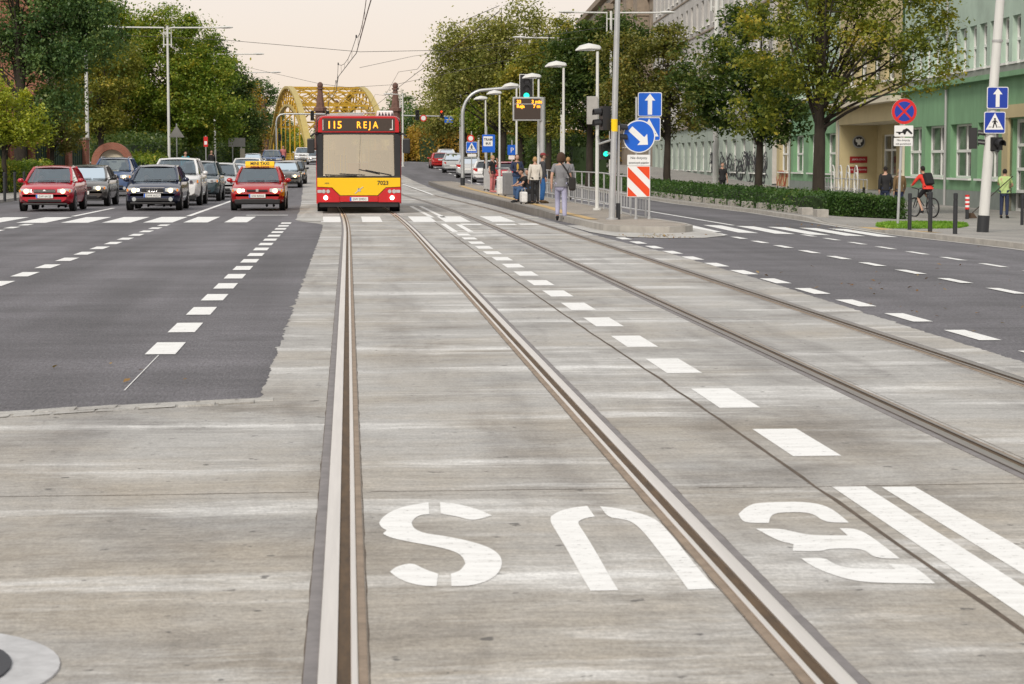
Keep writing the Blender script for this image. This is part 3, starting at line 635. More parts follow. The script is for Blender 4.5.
for i in range(4): window(sch, W1, (u(104 + 3.6 * i), u(106.6 + 3.6 * i), 5.6, 7.6), .37, n=.12)
window(sch, W1, (dY0, dY1, GZ, 3.2), .34, (.35, .68), (.22, .46, .72), False, nm='side_door', fw=.14)
pb('door_surround', 'school_beige', (u(76.8), dY0, GZ, 3.25, -.1, .10), (dY1, u(83.3), GZ, 3.25, -.1, .10), (u(76.6), u(83.5), 3.25, 3.75, -.1, .14))
# recessed entrance loggia: back wall with the door, far wall with the plaques, lintel, step
RD = 2.0
pf('loggia_back_wall', 'school_beige', u(102.4), u(119.0), GZ, 3.6, [(u(113.6), u(117.4), -.05, 3.0)], .2, n=-RD)
window(sch, W1, (u(113.6), u(117.4), -.05, 3.0), .2, (.5,), (.25, .72), False, n=-RD, nm='entrance_door')
pb('loggia_side_wall', 'school_beige', (u(118.8), u(119.4), GZ, 3.55, -RD, .10), (u(102.4), u(102.8), GZ, 3.55, -RD, .10))
pb('loggia_ceiling', 'cream', (u(102.4), u(119.4), 3.55, 3.7, -RD - .2, .02))
pb('lintel', 'school_beige', (u(102.4), u(119.4), 3.55, 4.45, -.02, .14)); pb('porch_cornice', 'cream', (u(102.0), u(119.8), 4.45, 4.72, -.02, .75), (u(119.42), u(119.85), GZ, 4.85, .01, .16), (u(101.95), u(102.38), GZ, 4.85, .01, .16))
pb('step', 'ledge', (u(102.4), u(119.0), GZ - .2, -.06, -RD, .4), (u(103), u(118.6), GZ - .2, -.24, .4, .8))
for i, (z, t) in enumerate(((1.62, 'ZESPÓŁ SZKÓŁ'), (1.05, 'WE WROCŁAWIU'))):
    b = MB(); c = W1.p(u(118.8) - .03, z, -.95); b.box(c, (1.0, .03, .36)); q = b.build('plaque', 'plaque', sch)
    text('plaque_text', t, .115, 'sign_white', q, c + Vector((0, -.02, -.03)))
b = MB(); c = W1.p(u(118.8) - .04, 2.62, -.95); b.disc(c, .36, (0, 1, 0), .05, 28, 0); b.disc(c - Vector((0, .03, 0)), .29, (0, 1, 0), .03, 24, 1)
b.prism([(c.x + x, c.z + z) for x, z in ((0, .2), (.05, .12), (.2, .18), (.18, 0), (.08, -.05), (.1, -.2), (0, -.15), (-.1, -.2), (-.08, -.05), (-.18, 0), (-.2, .18), (-.05, .12))], c.y - .06, c.y - .045, 2); b.build('round_emblem', ['grey_metal', 'charcoal', 'sign_white'], sch)
for v in (93.05, 119.15, 136.9): b = MB(); b.tube([W1.p(u(v), GZ, .10), W1.p(u(v), 12.9, .10)], .06, 8); b.build('downpipe', 'grey_metal', sch)
# steel railing and bike loops before the porch
rl = empty('porch_railing', (0, 0, 0), 0, 'steel handrail with posts in front of the cream school porch', 'railing')
b = MB(); W2 = Wall(21.9, 0)
for zz in (.62, .12): b.tube([W2.p(u(104.6), zz, 1.3), W2.p(u(117.5), zz, 1.3), W2.p(u(119.2), zz - .5, 1.3)], .03, 6)
for k in range(14): b.tube([W2.p(u(104.6 + k), GZ, 1.3), W2.p(u(104.6 + k), .6, 1.3)], .025, 6)
b.build('rail', 'galvanised', rl)
b = MB()
for k in range(4):
    for s in (0, 1):
        b.tube([W2.p(u(106.5 + 2.2 * k) + .5 * math.cos(t), .35 + .62 * math.sin(t) + s * .35, 1.5) for t in [2 * math.pi * i / 18 for i in range(19)]], .035, 6)
b.build('ornament', 'pole_white', rl)
def scribble(name, m, W, u0, u1, z0, z1, cnt, par, seed, n=.012, th=.09):
    r = random.Random(seed); b = MB()
    for _ in range(cnt):
        cu, cz = r.uniform(u0, u1), r.uniform(z0, z1); pts = []
        a, s1, s2 = r.uniform(.3, .9), r.uniform(1, 3), r.uniform(1, 4); ph = r.uniform(0, 6)
        for k in range(14):
            t = k / 13 * 5.5; pts.append((cu + 1.6 * a * math.sin(t * s1 * .5 + ph) + (t - 2.7) * .35, min(max(cz + a * .8 * math.cos(t * s2 * .6 + ph), z0 - .3), z1 + .3)))
        for (a0, b0), (a1, b1) in zip(pts, pts[1:]):
            dv = Vector((a1 - a0, b1 - b0)); 
            if dv.length < 1e-3: continue
            q = Vector((-dv.y, dv.x)).normalized() * th / 2
            b.rings([[W.p(a0 + q.x, b0 + q.y, n + h), W.p(a0 - q.x, b0 - q.y, n + h), W.p(a1 - q.x, b1 - q.y, n + h), W.p(a1 + q.x, b1 + q.y, n + h)] for h in (0, .004)])
    return b.build(name, m, par)
scribble('graffiti', 'graffiti_red', W1, u(138), u(142.4), -.05, .55, 7, sch, 3, th=.10)
# neighbour with graffiti on the ground floor
nb = empty('tenement_block', (0, 0, 0), 0, 'grey tenement with graffiti over its pale green ground floor, next to the green school', 'building')
b = MB(); ho = [(u(146 + 5.2 * i), u(148.6 + 5.2 * i), .7, 3.2) for i in range(16)]
facade(b, W1, u(143.02), u(230), GZ - .3, 4.4, ho, .3, n=.3); b.build('ground_floor_wall', 'mint_plaster', nb)
b = MB(); uo = [(u(145.5 + 4.2 * i), u(147.1 + 4.2 * i), 5.6 + 3.7 * k, 7.9 + 3.7 * k) for i in range(20) for k in range(4)]
facade(b, W1, u(143.02), u(230), 4.6, 21, uo, .25, n=.3); b.quad(W1.p(u(143.02), 0, .3), W1.p(u(143.02), 21, .3), W1.p(u(143.02), 21, -12), W1.p(u(143.02), 0, -12)); b.build('upper_wall', 'grey_plaster', nb)
for bx in [(4.4, 4.6, -.2, .5), (21, 21.6, -12, .9)] + [(8.75 + 3.7 * k, 8.87 + 3.7 * k, .2, .38) for k in range(4)]: b = MB(); wbox(b, W1, u(143.02), u(230), *bx); b.build('cornice', 'stone', nb)
for o in ho[:14]: window(nb, W1, o, .3, n=.3)
for o in uo:
    if o[2] < 17: window(nb, W1, o, .25, (1,), (.65,), n=.3)
scribble('graffiti', 'graffiti_black', W1, u(146), u(178), .3, 1.9, 70, nb, 5, n=.32, th=.11)
# stone tenements farther along
for i, (y0, y1, hh, lab) in enumerate(((230.1, 292, 25, 'brown stone tenement with projecting bays and heavy cornices above the trees'), (292.1, 360, 24, 'farther stone tenement under an orange tiled roof above the autumn tree'))):
    t = empty('stone_tenement', (0, 0, 0), 0, lab, 'building'); b = MB()
    wo = [(u(y0 + 3 + 4.6 * k), u(y0 + 4.7 + 4.6 * k), 3.2 + 4.1 * j, 5.7 + 4.1 * j) for k in range(int((y1 - y0 - 4) / 4.6)) for j in range(5)]
    facade(b, W1, u(y0), u(y1), 0, hh, wo, .3, n=.2); b.quad(W1.p(u(y0), 0, .2), W1.p(u(y0), hh, .2), W1.p(u(y0), hh, -14), W1.p(u(y0), 0, -14)); b.build('wall', 'stone' if i == 0 else 'grey_plaster', t)
    for k in range(4 if i == 0 else 2):
        b = MB(); a = u(y0 + 6 + 15 * k); wbox(b, W1, a, a + 5.5, 6, hh - 3.6, .2, 1.5); wbox(b, W1, a - .3, a + 5.8, hh - 3.6, hh - 2.9, .1, 1.9)
        for j in range(3): wbox(b, W1, a - .15, a + 5.65, 9.3 + 4.1 * j, 9.7 + 4.1 * j, .1, 1.7)
        b.build('projecting_bay', 'stone', t)
    for bx in [(hh, hh + .8, -14, 1.1), (hh - 1.4, hh - 1.0, .1, .6)] + [(6.9 + 4.1 * j, 7.1 + 4.1 * j, .1, .42) for j in range(4)]: b = MB(); wbox(b, W1, u(y0), u(y1), *bx); b.build('cornice', 'stone', t)
    b = MB(); b.rings([[W1.p(v, hh + .8, .8), W1.p(v, hh + 5.5, -6), W1.p(v, hh + .8, -13)] for v in (u(y0), u(y1))]); b.build('roof', 'roof_tile', t)
    for o in wo: window(t, W1, o, .3, (1,), (.66,), n=.2)
# brick building, wall and fence on the left, half hidden by trees
bb = empty('brick_building', (-36, 152, 0), 0, 'red brick building glimpsed through the dark conifer on the left', 'building')
W3 = Wall(0, 0, Vector((1, 0, 0)), Vector((0, -1, 0))); b = MB(); wo = [(-9 + 3 * k, -7.6 + 3 * k, 2 + 4 * j, 4.6 + 4 * j) for k in range(8) for j in range(3)]
facade(b, W3, -12, 15, 0, 14, wo, .3); b.box2((-12, .1, 0), (15, 10, 13.9)); b.build('wall', 'red_brick', bb)
b = MB(); b.rings([[(-12.4, -.5, 14), (-12.4, 5, 19), (-12.4, 10.5, 14)], [(15.4, -.5, 14), (15.4, 5, 19), (15.4, 10.5, 14)]]); b.build('roof', 'roof_tile', bb)
for o in wo: window(bb, W3, o, .28, (1,), (.6,))
ar = empty('brick_gateway', (-13.35, 123, .0), 0, 'arched red brick gateway behind the blue off-roader', 'gate')
b = MB(); ro = [(1.15 * math.cos(t), 1.45 + 1.15 * math.sin(t)) for t in [math.pi * k / 14 for k in range(15)]]; ri = [(.75 * math.cos(t), 1.45 + .75 * math.sin(t)) for t in [math.pi * k / 14 for k in range(15)]]
b.prism([(1.15, 0)] + ro + [(-1.15, 0), (-.75, 0)] + ri[::-1] + [(.75, 0)], -.3, .3); b.build('arch', 'red_brick', ar)
b = MB(); b.box2((-.74, .05, 0), (.74, .12, 1.45)); b.prism([(.74 * math.cos(t), 1.45 + .74 * math.sin(t)) for t in [math.pi * k / 14 for k in range(15)]], .05, .12); b.build('gate_leaf', 'cream', ar)
fe = empty('garden_fence', (-19.6, 100, .12), 0, 'dark green panel fence between brick posts behind the left hedge', 'fence')
fd = Vector((5.0, 20, 0)); b = MB(); b2 = MB(); fl = fd.length; fu = fd.normalized(); fr = Matrix.Rotation(math.atan2(fu.y, fu.x), 3, 'Z')
for k in range(9):
    p = fd * (k / 8); o = MB(); o.box(p + Vector((0, 0, 1.3)), (.5, .5, 2.6), 0, fr); o.box(p + Vector((0, 0, 2.66)), (.62, .62, .12), 1, fr); o.build('brick_post', ['red_brick', 'stone'], fe)
    if k < 8:
        o = MB(); o.box(fd * ((k + .5) / 8) + Vector((0, 0, 1.25)), (fl / 8 - .5, .06, 2.1), 0, fr)
        for s in range(7): o.box(fd * ((k + .14 + s * .12) / 8) + Vector((0, 0, 1.25)), (.05, .12, 2.2), 0, fr)
        o.build('panel', 'fence_green', fe)
# ------------------------------------------------------------------ yellow arch bridge
BL = Vector((-.104, .9946, 0)); BR = Vector((.9946, .104, 0))
br = empty('arch_bridge', (.35, 268, 1.4), 0, 'yellow steel bridge with two arched trusses joined by a lattice overhead', 'bridge')
Lb, Wb, Hb = 74.0, 10.0, 9.9
def bp(s, t, z): return BL * t + BR * s + Vector((0, 0, z))
def hz(t, h0=Hb): x = t / Lb * 2 - 1; return h0 * (1 - x * x)
def beam(mb, a, c, w, h, mi=0):
    a, c = Vector(a), Vector(c); d = (c - a).normalized(); r = d.cross(Vector((0, 0, 1)))
    r = r.normalized() if r.length > .01 else BR.copy(); v = r.cross(d)
    mb.rings([[p + r * w / 2 * i + v * h / 2 * j for i, j in ((-1, -1), (1, -1), (1, 1), (-1, 1))] for p in (a, c)], mi=mi)
NS = 18
for s, lb in ((-Wb / 2, None), (Wb / 2, None)):
    b = MB(); b2 = MB(); b3 = MB()
    for k in range(NS):
        t0, t1 = Lb * k / NS, Lb * (k + 1) / NS
        beam(b, bp(s, t0, hz(t0) + .5), bp(s, t1, hz(t1) + .5), .75, .34); beam(b, bp(s, t0, hz(t0, Hb - 2.0)), bp(s, t1, hz(t1, Hb - 2.0)), .6, .28)
        beam(b2, bp(s, t0, hz(t0) + .4), bp(s, t1, hz(t1, Hb - 2)), .14, .14); beam(b2, bp(s, t1, hz(t1) + .4), bp(s, t0, hz(t0, Hb - 2)), .12, .12)
        if k in (2, 4, 6, 8, 10, 12, 14, 16): b3 = MB(); beam(b3, bp(s, t0, -.2), bp(s, t0, hz(t0, Hb - 2)), .16, .16); b3.build('hanger', 'bridge_yellow', br)
    b.build('arch_chord', 'bridge_pale', br); b2.build('arch_lattice', 'bridge_yellow', br)
b = MB()
for k in range(4, NS - 3, 2):
    t0, t1 = Lb * k / NS, Lb * (k + 2) / NS
    if hz(t0, Hb - 2) < 4.4: continue
    for zo in (.5, -1.7):
        beam(b, bp(-Wb / 2, t0, hz(t0) + zo), bp(Wb / 2, t0, hz(t0) + zo), .24, .2)
    for q in range(4):
        x0, x1 = -Wb / 2 + Wb * q / 4, -Wb / 2 + Wb * (q + 1) / 4
        beam(b, bp(x0, t0, hz(t0) + .45), bp(x1, t1, hz(t1) + .45), .13, .12); beam(b, bp(x1, t0, hz(t0) + .45), bp(x0, t1, hz(t1) + .45), .13, .12)
        beam(b, bp(x0, t0, hz(t0) + .5), bp(x1, t0, hz(t0) - 1.7), .10, .10); beam(b, bp(x1, t0, hz(t0) + .5), bp(x0, t0, hz(t0) - 1.7), .10, .10)
b.build('overhead_lattice', 'bridge_yellow', br)
b = MB(); b.rings([[bp(-Wb / 2 - 2.2, t, z) for z in (-.9, -.05)] + [bp(Wb / 2 + 2.2, t, z) for z in (-.05, -.9)] for t in (-3, Lb + 3)]); b.build('deck', 'asphalt', br)
b = MB()
for s in (-Wb / 2 - 2, Wb / 2 + 2):
    for z in (.35, .7, 1.05): beam(b, bp(s, 0, z), bp(s, Lb, z), .06, .06)
    for k in range(38): beam(b, bp(s, k * 2, -.05), bp(s, k * 2, 1.05), .08, .08)
b.build('parapet', 'bridge_yellow', br)
pl = None
PYL = (('sandstone pylon with a round finial at the near left end of the yellow bridge', -Wb / 2 + 1.0, -2.6), ('sandstone pylon at the near right end of the yellow bridge', Wb / 2 + .3, -2.6),
       ('sandstone pylon at the far left end of the yellow bridge', -Wb / 2 - .8, Lb + 2), ('sandstone pylon at the far right end of the yellow bridge', Wb / 2 + .8, Lb + 2))
for lab, s, t in PYL:
    loc = Vector((.35, 268, 1.3)) + bp(s, t, 0)
    if pl is None:
        pl = empty('bridge_pylon', loc, 0, lab, 'pylon', 'pylons at the corners of the bridge'); pl.scale = (.86, .86, .97)
        def oct_(r, z): return [(r * math.cos(R(22.5 + 45 * k)), r * math.sin(R(22.5 + 45 * k)), z) for k in range(8)]
        b = MB(); b.box((0, 0, .9), (2.2, 2.2, 1.8)); b.box((0, 0, 1.95), (2.5, 2.5, .3)); b.build('base', 'sandstone', pl)
        b = MB(); b.rings([oct_(.95, 2.1), oct_(.88, 4.2), oct_(1.05, 4.3), oct_(1.05, 4.6), oct_(.8, 4.7), oct_(.74, 6.4), oct_(.98, 6.5), oct_(.98, 6.9), oct_(.66, 7.0), oct_(.34, 9.3)]); b.build('shaft', 'sandstone', pl)
        b = MB(); b.ball((0, 0, 9.75), .42, 12, 8); b.disc((0, 0, 9.35), .5, (0, 0, 1), .2, 12); b.build('finial', 'sandstone', pl, smooth=50)
    else:
        o = copy_tree(pl); o.location = loc; o['label'] = lab
# ------------------------------------------------------------------ trees
def leafmesh(name, pts, nrm_bias, size, m, parent, droop=0.0, var=.45, aspect=.62, kind=None):
    n = len(pts); pts = np.asarray(pts)
    nv = rng.normal(size=(n, 3)); nv[:, 2] = np.abs(nv[:, 2]) + nrm_bias; nv /= np.linalg.norm(nv, axis=1)[:, None]
    a = rng.normal(size=(n, 3)); a[:, 2] -= droop * 2; a -= nv * (a * nv).sum(1)[:, None]; a /= np.linalg.norm(a, axis=1)[:, None]
    c = np.cross(nv, a); s = size * (1 + var * rng.uniform(-1, 1, n))[:, None]
    v = np.stack([pts - a * s * .5, pts + c * s * aspect * .5 + nv * s * .08, pts + a * s * .5, pts - c * s * aspect * .5 + nv * s * .08], 1).reshape(-1, 3)
    me = bpy.data.meshes.new(name); me.vertices.add(4 * n); me.vertices.foreach_set('co', v.astype(np.float32).ravel())
    me.loops.add(4 * n); me.loops.foreach_set('vertex_index', np.arange(4 * n, dtype=np.int32)); me.polygons.add(n); me.polygons.foreach_set('loop_start', np.arange(0, 4 * n, 4, dtype=np.int32))
    me.update(calc_edges=True); me.materials.append(M[m])
    o = bpy.data.objects.new(name, me); col.objects.link(o)
    if parent: o.parent = parent
    if kind: o['kind'] = kind
    return o
def tree(name, label, base, trunk_r, lobes, m, leaf=.16, clumps=120, per=130, spread=.55, fork=2.2, group=None, shell=.5, droop=0.0, limbs=26, lean=(0, 0), squash=.7, seed=None):
    """lobes: ellipsoids (x, y, z, rx, ry, rz) relative to the base"""
    global rng
    rng = np.random.default_rng(seed if seed is not None else abs(hash(label)) % 9999 if False else sum(map(ord, label)))
    rd = random.Random(sum(map(ord, label)))
    t = empty(name, base, 0, label, 'tree', group)
    vol = np.array([l[3] * l[4] * l[5] for l in lobes]); pr = vol ** .8 / (vol ** .8).sum()
    cc = []
    for k in rng.choice(len(lobes), int(clumps * .9), p=pr):
        l = lobes[k]; d = rng.normal(size=3); d /= np.linalg.norm(d); r = rng.uniform(shell, 1) ** .6
        cc.append(np.array(l[:3]) + d * r * np.array(l[3:]))
    cc = np.array(cc); top = max(l[2] + l[5] * .6 for l in lobes)
    P = []
    for c in cc:
        k = int(per * 1.55 * rng.uniform(.4, 1.6)); s = spread * rng.uniform(.40, 1.0)
        q = rng.normal(size=(k, 3)) * s * np.array([1, 1, squash])
        if droop: q[:, 2] -= droop * np.abs(rng.normal(size=k)) * s * 1.5
        P.append(c + q)
    P = np.concatenate(P); P = P[P[:, 2] > .25]
    leafmesh('crown', P, .5, leaf * .78, m, t, droop)
    b = MB(); tz = fork; pts = [Vector((lean[0] * z, lean[1] * z, z)) + Vector((rd.uniform(-1, 1), rd.uniform(-1, 1), 0)) * trunk_r * .35 * (1 if z > 0 else 0) for z in [0, fork * .12, fork * .5, fork, fork + (top - fork) * .35, fork + (top - fork) * .7, top]]
    rr = [trunk_r * 1.45, trunk_r * 1.1, trunk_r, trunk_r * .92, trunk_r * .6, trunk_r * .32, trunk_r * .06]
    b.tube(pts, rr, 10)
    tgt = cc[rng.permutation(len(cc))[:limbs]]
    for q in tgt:
        q = Vector(q); f = rd.uniform(.0, .65); k = 3 + min(int(f * 3 / .7 * .99), 2); w = (f * 3) % 1
        st = pts[3].lerp(pts[-1], f * .8) if q.z > fork else pts[3]
        mid = st.lerp(q, .5) + Vector((rd.uniform(-.3, .3), rd.uniform(-.3, .3), rd.uniform(.0, .6)))
        r0 = trunk_r * (.34 - .26 * f) * (.5 if q.z < fork * 1.9 else 1); b.tube([st, st.lerp(mid, .5) + Vector((0, 0, .08)), mid, mid.lerp(q, .55), q], [r0, r0 * .8, r0 * .55, r0 * .32, r0 * .08], 6)
        for _ in range(2):
            e_ = mid.lerp(q, rd.uniform(.2, .7)); f_ = e_ + Vector((rd.uniform(-1, 1), rd.uniform(-1, 1), rd.uniform(-.2, .8))) * .9; b.tube([e_, f_], [r0 * .3, r0 * .06], 5)
    b.build('trunk', 'bark', t, smooth=60); return t
RT = 'trees along the right-hand pavement'; LT = 'trees along the left-hand pavement'
def TB(px, Y, zf): X = xat(px, Y); return (X, Y, zf(X, Y) - .05)
# right side, nearest first
tree('street_tree', 'big maple with a forked trunk and thin yellowing leaves before the green school', TB(824, 75, zpav), .22,
     [(-1.6, 0, 6.2, 2.3, 2.4, 1.9), (1.9, -.4, 6.3, 2.4, 2.2, 1.8), (0, .3, 8.2, 2.6, 2.4, 1.6), (3.6, -.5, 4.9, 1.3, 1.2, .8), (4.2, -.4, 6.2, 1.0, 1.0, .6), (-2.2, .5, 3.6, 1.2, 1.3, .9), (.4, -.6, 4.4, 1.7, 1.6, .8), (3.9, -.3, 7.6, 1.3, 1.3, 1.0)], 'leaf_maple', .19, 250, 62, .36, 2.5, RT, shell=.3, limbs=40, lean=(-.01, 0))
tree('street_tree', 'dark dense maple with a slim forked trunk rising from the hedge', TB(762, 88, zpav), .17,
     [(-.6, 0, 4.6, 2.6, 2.3, 1.8), (-.2, 0, 6.4, 2.3, 2.2, 1.9), (.8, 0, 3.6, 1.6, 1.5, 1.0), (-2.0, 0, 5.6, 1.6, 1.5, 1.2)], 'leaf_dark', .21, 190, 80, .40, 1.9, RT, shell=.3, limbs=26)
tree('street_tree', 'brownish street tree with a dark trunk right behind the blue arrow signs', TB(668, 112, zpav), .2,
     [(.2, 0, 4.6, 2.4, 2, 1.7), (-1.8, 0, 5.2, 2.0, 2, 1.8), (-.2, 0, 6.8, 1.9, 1.8, 1.7), (.1, 0, 8.3, 1.1, 1.1, 1.0), (-2.6, 0, 7.2, 1.5, 1.5, 1.3)], 'leaf_brown', .22, 190, 85, .42, 2.0, RT, shell=.3)
tree('street_tree', 'dense blackish green tree behind the tall lamp posts', TB(590, 124, zpav), .22,
     [(.4, 0, 5.4, 2.8, 2.4, 2.4), (1.2, 0, 8.2, 2.4, 2.2, 1.9), (-.8, 0, 6.9, 2.2, 2.1, 1.9)], 'leaf_dark', .24, 230, 130, .5, 2.0, RT, shell=.35)
tree('street_tree', 'orange topped tree behind the departure board', TB(548, 150, zpav), .22,
     [(.3, 0, 7.4, 3.0, 2.6, 2.6), (-2.0, 0, 6.0, 2.4, 2.2, 2.0), (1.0, 0, 9.6, 1.9, 1.8, 1.6), (0, 0, 4.2, 2.4, 2.2, 1.4)], 'leaf_olive', .26, 210, 110, .55, 2.2, RT, shell=.3)
tree('street_tree', 'tall loose willowy tree leaning over the road beyond the stop', TB(502, 172, zpav), .32,
     [(-1.2, 0, 9.6, 3.6, 3, 3.0), (-4.2, 0, 7.6, 2.6, 2.6, 2.4), (1.6, 0, 11.8, 2.8, 2.6, 2.4), (.6, 0, 6.0, 3.0, 2.8, 2.0), (-3.8, 0, 10.6, 1.8, 1.8, 1.6), (3.5, 0, 8.2, 2.2, 2.2, 2.2)], 'leaf_willow', .30, 260, 80, .7, 2.6, RT, shell=.3, droop=.5, limbs=40)
tree('street_tree', 'green street tree over the parked silver cars', TB(520, 195, zpav), .28,
     [(0, 0, 5.6, 3.6, 3, 2.4), (-2, 0, 8.2, 3.0, 3, 2.2), (-3.5, 0, 5, 2.0, 2, 1.8)], 'leaf_linden', .32, 190, 100, .7, 2.2, RT, shell=.3)
tree('street_tree', 'pale green tree hanging over the red hatchback far up the road', TB(463, 225, zpav), .3,
     [(0, 0, 7.2, 3.6, 3, 3.0), (-2.6, 0, 5.2, 2.8, 2.6, 2.2), (1.5, 0, 10, 2.6, 2.6, 2.2), (2.5, 0, 5, 2.5, 2.4, 2.2)], 'leaf_willow', .36, 210, 90, .75, 2.2, RT, shell=.3, droop=.3)
FT = 'trees on the river bank'
for k, (px, Y, h, w, m, lab) in enumerate(((398, 360, 11.5, 4.6, 'leaf_bluegreen', 'dark green tree behind the right pylon of the bridge'), (420, 330, 9.5, 3.4, 'leaf_bluegreen', 'tree between the far gantry signals'), (430, 300, 5.5, 4.2, 'leaf_orange', 'low rusty orange tree under the far gantry'),
        (405, 292, 4.0, 3.6, 'leaf_orange', 'rusty bush-like tree just right of the bus roof'), (446, 290, 4.2, 3.2, 'leaf_yellowgreen', 'small pale green tree left of the pedestrian sign'), (262, 345, 14.5, 3.4, 'leaf_bluegreen', 'tall thin tree left of the bridge arch'),
        (246, 300, 12.0, 2.7, 'leaf_orange', 'rusty brown tall tree beside the big linden'), (288, 430, 7.5, 6.5, 'leaf_yellowgreen', 'yellow-green tree seen through the bridge arch'), (330, 450, 8.5, 8.0, 'leaf_bluegreen', 'dark tree seen through the bridge lattice'), (366, 430, 8.5, 7, 'leaf_yellowgreen', 'yellowing tree behind the right half of the bridge'),
        (272, 395, 9.5, 4, 'leaf_bluegreen', 'bluish tree behind the left foot of the bridge'))):
    X = xat(px, Y); tree('bank_tree', lab, (X, Y, 1.0), .3, [(0, 0, h * .62, w, w * .8, h * .34), (w * .3, 0, h * .38, w * .9, w * .8, h * .26), (-w * .35, 0, h * .45, w * .8, w * .7, h * .28), (w * .1, 0, h * .85, w * .5, w * .5, h * .14)], m, .42, 120, 70, .75, h * .2, FT, shell=.3, limbs=14)
# left side
tree('conifer', 'very dark feathery tree with drooping boughs at the left edge', (xat(28, 108), 108, .1), .30,
     [(-3.6, 0, 9.2, 2.2, 2, .9), (2.4, 0, 9.0, 2.6, 2, 1.0), (-2.8, 0, 7.0, 2.2, 2, .8), (2.0, 0, 6.9, 2.4, 2, .8), (.4, .8, 8.0, 2.2, 1.8, 1.6), (-3.6, 0, 4.9, 2.0, 1.8, .7), (1.6, 0, 4.7, 2.2, 1.8, .7), (3.8, 0, 7.9, 1.4, 1.4, .8), (.5, .5, 10.8, 4.2, 2.2, 1.0), (3.4, .4, 10.6, 2.2, 1.6, .9)], 'leaf_bluegreen', .21, 330, 120, .46, 4.0, LT, droop=1.2, squash=.35, shell=.2, limbs=40)
tree('small_tree', 'low yellow-green tree at the left edge above the fence', (xat(12, 98), 98, .1), .12,
     [(0, 0, 3.6, 1.9, 1.6, 1.2), (1.0, 0, 2.7, 1.3, 1.2, .7), (-.8, 0, 4.6, 1.3, 1.2, .9)], 'leaf_yellowgreen', .17, 110, 90, .32, 1.4, LT, shell=.25)
tree('small_tree', 'sparse dark shrubby tree with bare twigs behind the red hatchback', (xat(58, 112), 112, .1), .14,
     [(0, 0, 3.4, 1.8, 1.5, 1.0), (.6, 0, 2.5, 1.4, 1.2, .6), (0, .6, 4.9, 1.6, 1.5, 1.0)], 'leaf_brown', .17, 80, 70, .36, 1.4, LT, shell=.2, limbs=40)
tree('small_tree', 'olive and gold autumn tree around the tall bare lamp post', (xat(106, 128), 128, .1), .2,
     [(-.2, 0, 5.6, 2.3, 2, 1.8), (.8, 0, 7.6, 1.6, 1.6, 1.3), (-1.4, 0, 7.4, 1.4, 1.4, 1.3), (-.4, 0, 3.8, 1.9, 1.7, .9)], 'leaf_olive', .19, 190, 100, .38, 2.0, LT, shell=.3)
tree('linden', 'big round green linden behind the double-armed street lamp', (xat(176, 168), 168, .3), .4,
     [(-.4, 0, 7.0, 4.7, 4, 3.2), (-4.2, 0, 7.4, 2.6, 2.6, 3.0), (1.8, 0, 5.2, 3.9, 3.6, 2.6), (-3.4, 0, 5.0, 3.0, 3, 2.6), (.2, 0, 10.6, 3.0, 3, 2.4), (-1.4, 0, 3.2, 3.5, 3, 1.4), (3.0, 0, 8.0, 2.2, 2.2, 1.8)], 'leaf_linden', .27, 430, 140, .6, 2.4, LT, shell=.45, limbs=30)
tree('linden', 'duller green tree behind the round linden, over the row of waiting cars', (xat(216, 212), 212, .8), .35,
     [(0, 0, 7.8, 3.8, 3.4, 3.2), (1.4, 0, 4.6, 3.6, 3.2, 2.4), (-1, 0, 11, 2.6, 2.6, 2.0)], 'leaf_dark', .34, 240, 110, .7, 2.2, LT, shell=.4)
tree('linden', 'olive brown tree leaning over the far end of the car queue', (xat(238, 245), 245, 1.1), .3,
     [(0, 0, 5.4, 2.9, 2.6, 2.6), (.6, 0, 3.4, 2.8, 2.5, 1.6), (-.8, 0, 8, 2.0, 2, 1.8)], 'leaf_brown', .34, 190, 90, .65, 2.0, LT, shell=.35)
tree('linden', 'dark tree filling the gap behind the autumn tree and brick gateway', (xat(88, 170), 170, .3), .35,
     [(0, 0, 6, 4.2, 3, 3.0), (0, 0, 9.6, 3.6, 3, 2.6), (3.0, 0, 10.4, 2.4, 2.4, 2.6), (.5, 0, 12.2, 3.2, 3, 2.2), (2.6, 0, 7.4, 2.2, 2.2, 2.4), (-3.5, 0, 4.2, 3.2, 3, 2.2), (-5.5, 0, 8, 3.4, 3, 3)], 'leaf_linden', .30, 380, 110, .7, 2.0, LT, shell=.3)
# far woodland closing the view, reads as one mass
P = []
for k in range(260):
    X = rng.uniform(-160, 190); Y = rng.uniform(500, 560); h = 6 + 3 * mnoise.noise(Vector((X * .05, 0, 0))); q = rng.normal(size=(150, 3)) * np.array([3.2, 3, h * .28]) + np.array([X, Y, h * .55]); P.append(q)
w_ = leafmesh('far_woodland', np.concatenate(P), .4, .9, 'leaf_bluegreen', None); w_['kind'] = 'stuff'
